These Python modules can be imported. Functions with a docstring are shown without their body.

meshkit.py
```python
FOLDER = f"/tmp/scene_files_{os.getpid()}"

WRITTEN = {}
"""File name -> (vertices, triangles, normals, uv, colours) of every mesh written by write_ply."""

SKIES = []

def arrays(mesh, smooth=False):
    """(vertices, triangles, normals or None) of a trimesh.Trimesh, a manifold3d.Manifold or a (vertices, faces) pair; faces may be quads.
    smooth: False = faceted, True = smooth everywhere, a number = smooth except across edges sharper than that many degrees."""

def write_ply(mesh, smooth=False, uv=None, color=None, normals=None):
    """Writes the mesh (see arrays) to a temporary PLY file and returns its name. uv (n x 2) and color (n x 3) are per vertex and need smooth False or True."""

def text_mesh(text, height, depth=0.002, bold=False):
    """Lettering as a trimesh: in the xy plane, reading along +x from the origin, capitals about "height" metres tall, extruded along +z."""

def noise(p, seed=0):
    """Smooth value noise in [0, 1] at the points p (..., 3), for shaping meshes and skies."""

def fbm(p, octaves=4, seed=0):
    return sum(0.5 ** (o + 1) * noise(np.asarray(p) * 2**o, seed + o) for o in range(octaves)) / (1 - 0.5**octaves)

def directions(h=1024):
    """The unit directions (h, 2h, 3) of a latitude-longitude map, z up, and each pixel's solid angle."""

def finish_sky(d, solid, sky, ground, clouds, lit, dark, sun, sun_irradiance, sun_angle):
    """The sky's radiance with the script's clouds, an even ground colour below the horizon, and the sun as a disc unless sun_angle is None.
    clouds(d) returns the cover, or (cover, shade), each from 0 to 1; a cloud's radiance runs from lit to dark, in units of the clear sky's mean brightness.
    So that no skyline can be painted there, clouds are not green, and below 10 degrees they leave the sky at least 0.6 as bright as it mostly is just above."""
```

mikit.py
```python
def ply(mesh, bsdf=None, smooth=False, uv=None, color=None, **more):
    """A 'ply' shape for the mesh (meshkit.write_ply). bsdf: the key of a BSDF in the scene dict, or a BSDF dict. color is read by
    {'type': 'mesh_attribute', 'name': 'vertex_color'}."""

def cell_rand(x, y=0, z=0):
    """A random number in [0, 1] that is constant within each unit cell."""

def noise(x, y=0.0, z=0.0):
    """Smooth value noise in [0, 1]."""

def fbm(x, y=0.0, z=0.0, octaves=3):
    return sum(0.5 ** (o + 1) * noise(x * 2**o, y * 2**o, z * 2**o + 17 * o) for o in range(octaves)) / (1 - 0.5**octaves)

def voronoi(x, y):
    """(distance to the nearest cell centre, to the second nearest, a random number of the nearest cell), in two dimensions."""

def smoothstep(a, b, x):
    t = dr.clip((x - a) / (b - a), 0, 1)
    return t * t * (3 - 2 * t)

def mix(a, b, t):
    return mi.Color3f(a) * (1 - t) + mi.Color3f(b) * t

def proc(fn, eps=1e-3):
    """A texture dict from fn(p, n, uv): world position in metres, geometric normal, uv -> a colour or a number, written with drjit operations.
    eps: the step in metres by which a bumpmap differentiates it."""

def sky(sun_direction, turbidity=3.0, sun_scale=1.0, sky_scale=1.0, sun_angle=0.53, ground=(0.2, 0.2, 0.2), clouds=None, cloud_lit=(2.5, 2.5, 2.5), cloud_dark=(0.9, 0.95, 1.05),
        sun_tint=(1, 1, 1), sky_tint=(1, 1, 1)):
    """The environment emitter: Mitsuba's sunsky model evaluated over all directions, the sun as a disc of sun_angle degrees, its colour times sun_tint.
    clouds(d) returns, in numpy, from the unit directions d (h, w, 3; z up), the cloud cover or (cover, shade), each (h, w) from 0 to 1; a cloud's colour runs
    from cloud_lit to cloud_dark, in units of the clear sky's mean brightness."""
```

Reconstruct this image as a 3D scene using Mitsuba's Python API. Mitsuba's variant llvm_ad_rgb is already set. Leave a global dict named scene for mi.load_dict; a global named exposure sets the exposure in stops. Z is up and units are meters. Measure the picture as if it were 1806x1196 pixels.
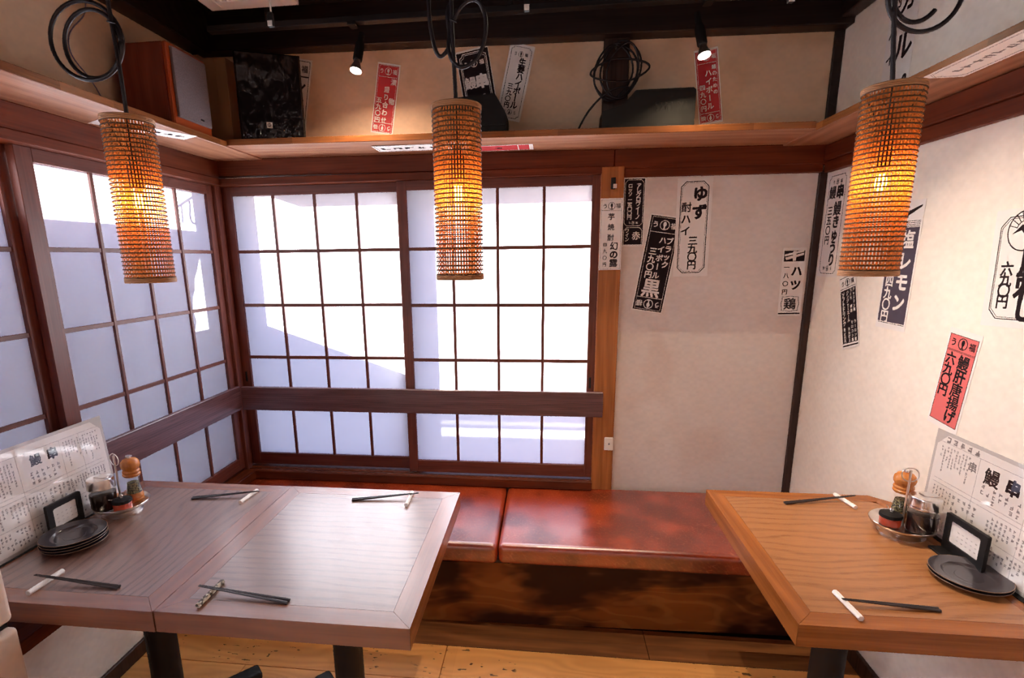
import math, random, numpy as np, trimesh, drjit as dr, mitsuba as mi, mikit
from mikit import noise, fbm, voronoi, smoothstep, mix
from shapely.geometry import Polygon, LineString, Point, box as sbox
from shapely import union_all, affinity
T = mi.ScalarTransform4f
scene, labels = {}, {}
PI = math.pi

# ------------------------------------------------------------------ camera, light, exposure
CAM = np.array([1.5966, -2.6246, 1.6005])
YAW, PITCH, ROLL, FPX, PPX, PPY = 0.11638, 0.21722, -0.01334, 916.38, -45.26, 59.09
_f = np.array([-math.sin(YAW) * math.cos(PITCH), math.cos(YAW) * math.cos(PITCH), -math.sin(PITCH)])
_r = np.array([math.cos(YAW), math.sin(YAW), 0.0])
_u = -_r * math.sin(ROLL) + np.cross(_r, _f) * math.cos(ROLL)
scene['camera'] = {'type': 'perspective', 'fov_axis': 'x', 'fov': math.degrees(2 * math.atan(903 / FPX)), 'near_clip': 0.01, 'far_clip': 100.0,
                   'principal_point_offset_x': -PPX / 1806, 'principal_point_offset_y': -PPY / 1196,
                   'to_world': T().look_at(origin=CAM.tolist(), target=(CAM + _f).tolist(), up=_u.tolist())}
SUN = np.array([-1.0, 1.0, 0.345])
scene['sky'] = mikit.sky(SUN.tolist(), turbidity=3.0, sun_scale=3.1, sky_scale=1.02, ground=(0.25, 0.24, 0.23), sun_tint=(0.72, 1.06, 2.30), sky_tint=(1.36, 1.06, 1.46))
exposure = 3.5
BULB = (24.0, 9.6, 2.3)
SPOT = (9.0, 7.8, 6.0)
BEAM_LEFT, BEAM = (0.17, 0.135, 0.10), (0.09, 0.07, 0.045)
WALL_WASH, DOWN = (0.60, 0.50, 0.40), (0.42, 0.34, 0.26)

# ------------------------------------------------------------------ materials
def lin(r, g, b):
    return [((v / 255 + 0.055) / 1.055) ** 2.4 if v > 10 else v / 255 / 12.92 for v in (r, g, b)]

def pri(name, col, rough=0.5, two=True, **k):
    d = {'type': 'principled', 'base_color': col if isinstance(col, dict) else {'type': 'rgb', 'value': list(col)}, 'roughness': rough, **k}
    scene[name] = {'type': 'twosided', 'bsdf': d} if two else d
    return name

def wood_fn(c0, c1, axis, fine=1.0, streak=0.5, blotch=0.0, bc=(0, 0, 0)):
    o = [i for i in range(3) if i != axis]
    def fn(p, n, uv):
        q = (p.x, p.y, p.z)
        a, b, c = q[axis], q[o[0]], q[o[1]]
        w = fbm(a * 1.3 + 7, b * 5, c * 5, 2) * 2.2
        g = 0.5 + 0.5 * dr.sin((b * 1.0 + c * 0.83) * 150 * fine + w * 6.0 + fbm(a * 4, b * 22, c * 22, 2) * 6)
        s = fbm(a * 9 * fine, b * 230 * fine, c * 230 * fine, 2)
        t = dr.clip(g * (1 - streak) + (s - 0.5) * 1.5 * streak + 0.5 * streak, 0, 1)
        col = mix(c0, c1, t)
        if blotch:
            m = smoothstep(0.42, 0.68, fbm(a * 3 + 3, b * 7, c * 9, 3)) * blotch
            col = mix(col, mi.Color3f(bc), m)
        return col
    return fn

FRAME0, FRAME1 = (0.085, 0.018, 0.010), (0.150, 0.038, 0.020)
for ax, nm in enumerate('xyz'):
    pri('frame_wood_' + nm, mikit.proc(wood_fn(FRAME0, FRAME1, ax, 0.8, 0.7)), 0.42)
BEAM0, BEAM1 = (0.080, 0.012, 0.002), (0.150, 0.028, 0.006)
pri('beam_wood_x', mikit.proc(wood_fn(BEAM0, BEAM1, 0, 0.7, 0.6, 0.5, (0.055, 0.011, 0.003))), 0.5, specular=0.25)
pri('beam_wood_y', mikit.proc(wood_fn(BEAM0, BEAM1, 1, 0.7, 0.6, 0.5, (0.055, 0.011, 0.003))), 0.5, specular=0.25)
pri('post_wood', mikit.proc(wood_fn((0.27, 0.080, 0.018), (0.42, 0.145, 0.036), 2, 0.7, 0.6)), 0.45)
pri('shelf_wood_x', mikit.proc(wood_fn((0.26, 0.105, 0.052), (0.38, 0.175, 0.095), 0, 0.6, 0.5)), 0.4)
pri('shelf_wood_y', mikit.proc(wood_fn((0.26, 0.105, 0.052), (0.38, 0.175, 0.095), 1, 0.6, 0.5)), 0.4)
pri('rail_wood_x', mikit.proc(wood_fn((0.060, 0.024, 0.025), (0.135, 0.060, 0.064), 0, 0.9, 0.75)), 0.30, specular=0.8)
pri('rail_wood_y', mikit.proc(wood_fn((0.060, 0.024, 0.025), (0.135, 0.060, 0.064), 1, 0.9, 0.75)), 0.30, specular=0.8)
pri('dark_beam', mikit.proc(wood_fn((0.005, 0.002, 0.0012), (0.016, 0.0055, 0.003), 0, 0.7, 0.6)), 0.5)
pri('dark_trim', mikit.proc(wood_fn((0.016, 0.006, 0.003), (0.040, 0.014, 0.007), 2, 0.7, 0.6)), 0.5)
pri('ceiling_black', (0.006, 0.004, 0.004), 0.7)

def lacquer(name, share, alpha, tint=(0.93, 0.91, 0.93)):
    """A polished top coat over the material of that name: the share of light it mirrors."""
    base = scene[name]['bsdf']
    scene[name] = {'type': 'twosided', 'bsdf': {'type': 'blendbsdf', 'weight': share, 'first': base,
                   'second': {'type': 'roughconductor', 'material': 'none', 'alpha': alpha, 'specular_reflectance': {'type': 'rgb', 'value': list(tint)}}}}

def oak_fn(c0, c1, axis):
    def fn(p, n, uv):
        a, b = (p.x, p.y) if axis == 0 else (p.y, p.x)
        w = fbm(a * 2.1 + 5, b * 5.5, p.z * 3, 3)
        rings = 0.5 + 0.5 * dr.sin(b * 170 + w * 30)
        rings = smoothstep(0.55, 1.0, rings)
        pores = smoothstep(0.55, 0.75, noise(a * 28, b * 420, 3.0)) * 0.55
        t = dr.clip(rings * 0.55 + pores * (0.5 + 0.5 * rings), 0, 1)
        return mix(c1, c0, t)
    return fn
OAK0, OAK1 = (0.115, 0.054, 0.036), (0.200, 0.100, 0.068)
pri('oak_x', mikit.proc(oak_fn(OAK0, OAK1, 0)), 0.25, specular=1.0, clearcoat=1.0, clearcoat_gloss=0.75)
pri('oak_y', mikit.proc(oak_fn(OAK0, OAK1, 1)), 0.25, specular=1.0, clearcoat=1.0, clearcoat_gloss=0.75)
pri('oak_warm', mikit.proc(oak_fn((0.255, 0.100, 0.036), (0.34, 0.145, 0.055), 0)), 0.30, specular=0.5)
pri('oak_band_x', mikit.proc(wood_fn((0.15, 0.036, 0.007), (0.24, 0.066, 0.014), 0, 0.9, 0.5)), 0.25, specular=1.0, clearcoat=1.0, clearcoat_gloss=0.75)
pri('oak_band_y', mikit.proc(wood_fn((0.15, 0.036, 0.007), (0.24, 0.066, 0.014), 1, 0.9, 0.5)), 0.25, specular=1.0, clearcoat=1.0, clearcoat_gloss=0.75)
pri('oak_warm_band_x', mikit.proc(wood_fn((0.22, 0.060, 0.012), (0.36, 0.12, 0.028), 0, 0.9, 0.5)), 0.34, specular=0.4)
pri('oak_warm_band_y', mikit.proc(wood_fn((0.22, 0.060, 0.012), (0.36, 0.12, 0.028), 1, 0.9, 0.5)), 0.30)

for nm in ('oak_x', 'oak_y', 'oak_band_x', 'oak_band_y'):
    lacquer(nm, 0.13, 0.32)
def leather(p, n, uv):
    m = fbm(p.x * 7, p.y * 7, p.z * 7, 3)
    c = mix((0.150, 0.014, 0.004), (0.350, 0.040, 0.009), smoothstep(0.30, 0.70, m))
    f1, f2, w = voronoi(p.x * 55 + p.z * 40 + noise(p.x * 30, p.y * 30) * 1.5, p.y * 40 + p.z * 30)
    return mix(mi.Color3f((0.55, 0.16, 0.06)), c, smoothstep(0.01, 0.06, f2 - f1) * 0.5 + 0.5)
pri('leather', mikit.proc(leather), 0.22, specular=0.7)

lacquer('leather', 0.14, 0.12)
def burnt(p, n, uv):
    w = fbm(p.x * 2.2, p.z * 6, 1.0, 3)
    big = smoothstep(0.36, 0.64, fbm(p.x * 3.6 + 9, p.z * 7.5, 4.0, 4))
    g = 0.5 + 0.5 * dr.sin(p.z * 120 + w * 40 + p.x * 3)
    c = mix((0.034, 0.008, 0.0015), (0.245, 0.066, 0.012), big)
    return mix(c, mi.Color3f((0.36, 0.15, 0.040)), smoothstep(0.7, 1.0, g) * 0.40 * big)
pri('burnt_wood', mikit.proc(burnt), 0.5, specular=0.25)

def floor_fn(p, n, uv):
    row = dr.floor((p.y + 0.757) / 0.186)
    t = mikit.cell_rand(row, dr.floor(p.x * 1.1 + row * 0.37), 2)
    w = fbm(p.x * 2.0, p.y * 9 + row * 7, 1.0, 3)
    g = 0.5 + 0.5 * dr.sin(p.y * 130 + w * 30 + row * 3)
    c = mix((0.60, 0.255, 0.072), (0.76, 0.370, 0.115), t * 0.5 + g * 0.4)
    nick = smoothstep(0.88, 0.92, noise(p.x * 45, p.y * 150, 9.0)) * smoothstep(0.5, 0.6, noise(p.x * 7, p.y * 7, 4.0))
    return mix(c, mi.Color3f((0.05, 0.022, 0.01)), nick * 0.9)
pri('floor_wood', mikit.proc(floor_fn), 0.4)
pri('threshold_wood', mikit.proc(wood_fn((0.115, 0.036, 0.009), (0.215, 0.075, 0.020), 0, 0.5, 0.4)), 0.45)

def plaster_fn(c0, c1, c2, s=1.0):
    def fn(p, n, uv):
        m = fbm(p.x * 2.3 * s + 3, p.y * 2.3 * s, p.z * 2.3 * s, 3)
        f = fbm(p.x * 60, p.y * 60, p.z * 60, 2)
        st = smoothstep(0.55, 0.75, fbm(p.x * 4.2 + 11, p.y * 4.2, p.z * 3.1, 3)) * 0.55
        return mix(mix(c0, c1, m), mi.Color3f(c2), st) * (0.94 + 0.12 * f)
    return fn
pri('plaster', mikit.proc(plaster_fn((0.66, 0.58, 0.535), (0.735, 0.65, 0.605), (0.62, 0.50, 0.44))), 0.8)
pri('plaster_pale', mikit.proc(plaster_fn((0.80, 0.72, 0.635), (0.84, 0.765, 0.685), (0.78, 0.69, 0.60))), 0.8)
pri('plaster_smoke_shade', mikit.proc(plaster_fn((0.64, 0.42, 0.27), (0.74, 0.52, 0.36), (0.52, 0.30, 0.155))), 0.8)  # brown stains, plus the shade above the lamps put into the base colour

scene['frosted_pane'] = {'type': 'principledthin', 'base_color': {'type': 'rgb', 'value': [0.92, 0.94, 1.0]}, 'roughness': 0.55, 'diff_trans': 1.75, 'eta': 1.4, 'spec_trans': 0.0}
pri('black_metal', (0.010, 0.009, 0.009), 0.5, specular=0.3)
pri('dim_grey', (0.022, 0.018, 0.015), 0.5, specular=0.3)
pri('black_plastic', (0.006, 0.005, 0.005), 0.55, specular=0.3)
pri('cable_black', (0.011, 0.008, 0.010), 0.4)
pri('cable_purple', (0.16, 0.11, 0.17), 0.5)
pri('paper_white', (0.78, 0.73, 0.70), 0.7)
pri('ink_black', (0.014, 0.008, 0.010), 0.8, specular=0.15)
pri('ink_red', (0.50, 0.035, 0.040), 0.6)
pri('ink_coral', (0.66, 0.135, 0.130), 0.6)
pri('ink_navy', (0.055, 0.040, 0.065), 0.6)
pri('ink_grey', (0.20, 0.17, 0.17), 0.6)
pri('ink_faint', (0.42, 0.38, 0.37), 0.6)
pri('chrome', (0.82, 0.79, 0.76), 0.12, metallic=1.0)
pri('plate_dark', (0.040, 0.033, 0.038), 0.16, specular=1.0)
pri('plate_rim_glint', (0.17, 0.095, 0.055), 0.25, specular=0.8)  # lighter brown paints the warm reflection along the plate edges
pri('rest_white', (0.80, 0.76, 0.72), 0.35)
def rest_fn(p, n, uv):
    return mix((0.07, 0.05, 0.03), (0.55, 0.47, 0.36), smoothstep(0.40, 0.62, fbm(p.x * 130, p.y * 130, p.z * 130, 2)))
pri('rest_speckled', mikit.proc(rest_fn), 0.4)
pri('lacquer', (0.018, 0.013, 0.014), 0.25, specular=0.6)
pri('mill_wood', mikit.proc(wood_fn((0.42, 0.13, 0.022), (0.60, 0.23, 0.050), 2, 1.0, 0.5)), 0.3, clearcoat=0.6)
def pepper(p, n, uv):
    return mix((0.03, 0.025, 0.012), (0.22, 0.20, 0.09), smoothstep(0.35, 0.65, noise(p.x * 330, p.y * 330, p.z * 330)))
pri('peppercorns', mikit.proc(pepper), 0.7)
pri('soy_sauce', (0.010, 0.004, 0.004), 0.1)
pri('chili', (0.52, 0.06, 0.018), 0.5)
scene['clear_glass'] = {'type': 'thindielectric', 'int_ior': 1.5}
scene['film'] = {'type': 'thindielectric', 'int_ior': 1.45}
pri('speaker_wood', mikit.proc(wood_fn((0.13, 0.018, 0.007), (0.19, 0.030, 0.011), 2, 1.0, 0.5)), 0.35)
pri('speaker_orange', (0.36, 0.062, 0.014), 0.35)
def mesh_cloth(p, n, uv):
    return mix((0.08, 0.062, 0.068), (0.20, 0.165, 0.18), noise(p.x * 600, p.y * 600, p.z * 600))
pri('grille_cloth', mikit.proc(mesh_cloth), 0.8)
pri('cardboard', (0.30, 0.17, 0.085), 0.7)
pri('wrap', (0.007, 0.005, 0.006), 0.10, specular=0.55)
pri('white_plastic', (0.75, 0.70, 0.64), 0.4)
pri('beige_vinyl', mikit.proc(plaster_fn((0.60, 0.47, 0.38), (0.66, 0.53, 0.44), (0.58, 0.45, 0.36))), 0.5)
pri('straw_cord', (0.085, 0.034, 0.013), 0.7)
pri('straw_rim', (0.44, 0.21, 0.085), 0.6)
scene['straw_slat'] = {'type': 'principledthin', 'base_color': {'type': 'rgb', 'value': [0.58, 0.20, 0.052]}, 'roughness': 0.6, 'diff_trans': 1.35, 'spec_trans': 0.0}
pri('brass', (0.70, 0.45, 0.18), 0.3, metallic=1.0)
pri('outside_wall', (0.42, 0.42, 0.44), 0.8)
pri('outside_pale', (0.50, 0.58, 0.74), 0.8)

# ------------------------------------------------------------------ mesh helpers
def cbox(x0, x1, y0, y1, z0, z1, c=0.002):
    x0, x1, y0, y1, z0, z1 = min(x0, x1), max(x0, x1), min(y0, y1), max(y0, y1), min(z0, z1), max(z0, z1)
    c = min(c, (x1 - x0) * 0.45, (y1 - y0) * 0.45, (z1 - z0) * 0.45)
    if c <= 0.0004:
        return trimesh.creation.box(bounds=[[x0, y0, z0], [x1, y1, z1]])
    pts = []
    for a in (0, 1):
        for b in (0, 1):
            for d in (0, 1):
                P = np.array([(x0, x1)[a], (y0, y1)[b], (z0, z1)[d]])
                s = np.array([1 - 2 * a, 1 - 2 * b, 1 - 2 * d]) * c
                for k in range(3):
                    q = P + s
                    q[k] = P[k]
                    pts.append(q)
    return trimesh.convex.convex_hull(np.array(pts))

def rbox(x0, x1, y0, y1, z0, z1, r, n=5, puff=0.0):
    """A box with rounded edges; puff lifts its top towards the middle."""
    def axis(a, b):
        t = np.sin(np.linspace(0, PI / 2, n + 1))
        m = np.linspace(a + r, b - r, 9)[1:-1]
        return np.concatenate([a + r * (1 - np.cos(np.linspace(0, PI / 2, n + 1))), m, b - r + r * np.sin(np.linspace(0, PI / 2, n + 1))])
    X, Y, Z = axis(x0, x1), axis(y0, y1), axis(z0, z1)
    V, F = [], []
    def face(A, B, f):
        base = len(V)
        for a in A:
            for b in B:
                V.append(f(a, b))
        for i in range(len(A) - 1):
            for j in range(len(B) - 1):
                k = base + i * len(B) + j
                F.append([k, k + len(B), k + len(B) + 1]); F.append([k, k + len(B) + 1, k + 1])
    face(X, Y, lambda a, b: (a, b, z1)); face(Y, X, lambda b, a: (a, b, z0))
    face(Y, Z, lambda a, b: (x1, a, b)); face(Z, Y, lambda b, a: (x0, a, b))
    face(Z, X, lambda b, a: (a, y1, b)); face(X, Z, lambda a, b: (a, y0, b))
    V = np.array(V, float)
    lo, hi = np.array([x0, y0, z0]) + r, np.array([x1, y1, z1]) - r
    c = np.clip(V, lo, hi)
    d = V - c
    L = np.linalg.norm(d, axis=1, keepdims=True)
    V = np.where(L > 1e-9, c + d / np.maximum(L, 1e-9) * r, V)
    if puff:
        u, w = (V[:, 0] - x0) / (x1 - x0), (V[:, 1] - y0) / (y1 - y0)
        top = np.clip((V[:, 2] - z0) / (z1 - z0), 0, 1)
        V[:, 2] += puff * top * (np.clip(4 * u * (1 - u), 0, 1) ** 0.4 * np.clip(4 * w * (1 - w), 0, 1) ** 0.5 - 1)
    m = trimesh.Trimesh(V, np.array(F), process=False)
    m.merge_vertices()
    return m

def lathe(prof, n=40):
    return trimesh.creation.revolve(np.array(prof, float), sections=n)

def tube(pts, r, n=8, closed=False, dense=0):
    p = np.array(pts, float)
    if dense:
        from scipy.interpolate import CubicSpline
        t = np.concatenate([[0], np.cumsum(np.linalg.norm(np.diff(p, axis=0), axis=1) + 1e-6)])
        p = CubicSpline(t, p)(np.linspace(0, t[-1], dense))
    r = np.broadcast_to(r, (len(p),))
    tg = np.gradient(p, axis=0)
    if closed:
        tg = np.roll(p, -1, 0) - np.roll(p, 1, 0)
    tg /= np.linalg.norm(tg, axis=1, keepdims=True) + 1e-12
    a = np.cross(tg[0], [0, 0, 1.0] if abs(tg[0][2]) < 0.9 else [1.0, 0, 0]); a /= np.linalg.norm(a)
    V = []
    ang = np.arange(n) * 2 * PI / n
    for i in range(len(p)):
        a = a - tg[i] * (a @ tg[i]); a /= np.linalg.norm(a)
        b = np.cross(tg[i], a)
        V.append(p[i] + r[i] * (np.cos(ang)[:, None] * a + np.sin(ang)[:, None] * b))
    V = np.concatenate(V); F = []
    N = len(p)
    for i in range(N if closed else N - 1):
        for j in range(n):
            A, B, C, D = i * n + j, i * n + (j + 1) % n, ((i + 1) % N) * n + (j + 1) % n, ((i + 1) % N) * n + j
            F += [[A, B, C], [A, C, D]]
    if not closed:
        V = np.vstack([V, p[:1], p[-1:]]); k = len(V)
        for j in range(n):
            F += [[k - 2, (j + 1) % n, j], [k - 1, (N - 1) * n + j, (N - 1) * n + (j + 1) % n]]
    return trimesh.Trimesh(V, np.array(F), process=False)

def torus(R, r, n=48, m=6, z=0.0):
    t = np.linspace(0, 2 * PI, n, endpoint=False)
    return tube(np.stack([R * np.cos(t), R * np.sin(t), 0 * t + z], 1), r, m, closed=True)

def cyl(r, z0, z1, n=24, r2=None):
    r2 = r if r2 is None else r2
    return lathe([(0, z0), (r, z0), (r2, z1), (0, z1)], n)

def geoms(g):
    return [q for q in getattr(g, 'geoms', [g]) if q.geom_type == 'Polygon' and q.area > 1e-12]

def extrude(poly, z0, z1):
    ms = []
    for g in geoms(poly):
        m = trimesh.creation.extrude_polygon(g, z1 - z0, engine='earcut')
        m.apply_translation([0, 0, z0]); ms.append(m)
    return trimesh.util.concatenate(ms)

def move(m, xyz=(0, 0, 0), rz=0.0, rx=0.0, ry=0.0):
    m = m.copy()
    for a, ax in ((rx, [1, 0, 0]), (ry, [0, 1, 0]), (rz, [0, 0, 1])):
        if a:
            m.apply_transform(trimesh.transformations.rotation_matrix(a, ax))
    m.apply_translation(xyz)
    return m

def cat(*ms):
    return trimesh.util.concatenate([m for q in ms for m in (q if isinstance(q, list) else [q])])

used = set()
def key_for(name):
    k, i = name, 0
    while k in used:
        i += 1
        k = f'{name}_{i:03d}'
    used.add(k)
    return k

def thing(name, label, category, group=None):
    k = key_for(name)
    labels[k] = {'label': label, 'category': category}
    if group:
        labels[k]['group'] = group
    return k

def part(parent, name, mesh, mat, smooth=False, at=None, label=None, kind=None, **more):
    k = key_for(parent + '__' + name)
    d = mesh if isinstance(mesh, dict) else mikit.ply(mesh, mat, smooth, **more)
    if at is not None:
        d = {**d, 'to_world': at}
    scene[k] = d
    if label or kind:
        labels[k] = {}
        if label: labels[k]['label'] = label
        if kind: labels[k]['kind'] = kind
    return k

def whole(name, mesh, mat, label, category, group=None, smooth=False, at=None, **more):
    k = thing(name, label, category, group)
    d = mesh if isinstance(mesh, dict) else mikit.ply(mesh, mat, smooth, **more)
    scene[k] = {**d, 'to_world': at} if at is not None else d
    return k

def struct(name, mesh=None, mat=None, smooth=False):
    k = key_for(name)
    if mesh is not None:
        scene[k] = mikit.ply(mesh, mat, smooth)
    labels[k] = {'kind': 'structure'}
    return k

def frame(origin, ex, ez):
    """Transform whose x runs along ex, y along ez x ex, z along ez."""
    ex, ez = np.array(ex, float), np.array(ez, float)
    ex /= np.linalg.norm(ex); ez /= np.linalg.norm(ez)
    ey = np.cross(ez, ex)
    M = np.eye(4); M[:3, 0], M[:3, 1], M[:3, 2], M[:3, 3] = ex, ey, ez, origin
    return M

# ------------------------------------------------------------------ the room shell
XL, XR, YB, YF, ZC = -0.10, 2.83, 0.0, -4.4, 2.72      # faces of the left, right, back and front walls, ceiling
fl = struct('floor')
scene[fl + '__subfloor'] = mikit.ply(cbox(-0.4, 3.1, YF - 0.2, 0.3, -0.12, -0.022, 0), 'dark_beam')
rng = random.Random(4)
y1 = -0.585
row = 0
while y1 > YF:
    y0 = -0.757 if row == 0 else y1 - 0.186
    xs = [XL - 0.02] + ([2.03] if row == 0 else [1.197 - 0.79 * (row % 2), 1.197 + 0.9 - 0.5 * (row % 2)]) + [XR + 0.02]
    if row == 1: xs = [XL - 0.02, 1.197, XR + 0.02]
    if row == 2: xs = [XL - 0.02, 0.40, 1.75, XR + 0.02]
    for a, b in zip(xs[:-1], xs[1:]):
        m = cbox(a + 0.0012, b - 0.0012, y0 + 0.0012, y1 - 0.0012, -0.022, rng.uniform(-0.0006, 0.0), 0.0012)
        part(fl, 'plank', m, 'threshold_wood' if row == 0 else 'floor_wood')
    y1 = y0
    row += 1
struct('ceiling', cbox(XL - 0.3, XR + 0.3, YF - 0.3, YB + 0.3, ZC, ZC + 0.15, 0), 'ceiling_black')

# back wall: plaster panel right of the window, plaster above the shelf, sill wall below
wb = struct('wall_back')
part(wb, 'plaster_panel', cbox(1.93, XR + 0.2, -0.015, 0.14, 0.0, 2.02, 0), 'plaster')
part(wb, 'upper_plaster', cbox(XL - 0.2, XR + 0.2, -0.02, 0.14, 2.02, ZC, 0), 'plaster_smoke_shade')
part(wb, 'sill_wall', cbox(XL - 0.2, 1.94, -0.03, 0.14, 0.0, 0.43, 0), 'plaster_pale')
# left wall: below and above the windows, and the blind stretch near the front
wl = struct('wall_left')
part(wl, 'lower_plaster', cbox(XL - 0.16, XL + 0.03, YF, YB + 0.0, 0.0, 0.43, 0), 'plaster_pale')
part(wl, 'upper_plaster', cbox(XL - 0.16, XL + 0.04, YF, YB + 0.0, 2.02, ZC, 0), 'plaster_smoke_shade')
part(wl, 'front_plaster', cbox(XL - 0.16, XL + 0.03, YF, -4.02, 0.43, 2.02, 0), 'plaster_pale')
part(wl, 'corner_post_outside', cbox(XL - 0.16, -0.06, -0.035, 0.14, 0.0, 2.02, 0), 'frame_wood_z')
struct('wall_right', cbox(XR, XR + 0.15, YF - 0.1, YB, 0.0, ZC, 0), 'plaster_pale')
struct('wall_front', cbox(XL - 0.2, XR + 0.2, YF - 0.15, YF, 0.0, ZC, 0), 'plaster_pale')

# ------------------------------------------------------------------ windows: sliding sashes of frosted panes between thin bars
ZR = [0.541, 0.815, 1.09, 1.37, 1.647, 1.923]
def place_box(side, u0, u1, d0, d1, z0, z1, c=0.0015):
    if side == 'back':
        return cbox(u0, u1, d0, d1, z0, z1, c)
    return cbox(-0.078 - d1, -0.078 - d0, u0, u1, z0, z1, c)

def sash(win, side, us, d, stile0=0.046, stile1=0.046, th=0.030):
    """One sash: us are the pane edges and bar lines along the wall, d the depth of the pane (outwards positive)."""
    ax = 'x' if side == 'back' else 'y'
    s = part(win, 'sash', place_box(side, us[0] - stile0, us[0], d - th / 2, d + th / 2, 0.476, 1.967), 'frame_wood_z')
    part(s, 'stile', place_box(side, us[-1], us[-1] + stile1, d - th / 2, d + th / 2, 0.476, 1.967), 'frame_wood_z')
    part(s, 'top_rail', place_box(side, us[0], us[-1], d - th / 2, d + th / 2, 1.923, 1.967), 'frame_wood_' + ax)
    part(s, 'bottom_rail', place_box(side, us[0], us[-1], d - th / 2, d + th / 2, 0.476, 0.541), 'frame_wood_' + ax)
    w = 0.0068
    for u in us[1:-1]:
        part(s, 'upright_bar', place_box(side, u - w, u + w, d - 0.013, d - 0.0015, 0.541, 1.923, 0.001), 'frame_wood_z')
    for z in ZR[1:-1]:
        part(s, 'cross_bar', place_box(side, us[0], us[-1], d - 0.0105, d - 0.0015, z - 0.008, z + 0.008, 0.001), 'frame_wood_' + ax)
    for a, b in zip(us[:-1], us[1:]):
        for z0, z1 in zip(ZR[:-1], ZR[1:]):
            if side == 'back':
                v = [[a, d, z0], [b, d, z0], [b, d, z1], [a, d, z1]]
            else:
                x = -0.078 - d
                v = [[x, a, z0], [x, b, z0], [x, b, z1], [x, a, z1]]
            part(s, 'pane', (np.array(v), np.array([[0, 1, 2], [0, 2, 3]])), 'frosted_pane')
    return s

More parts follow.
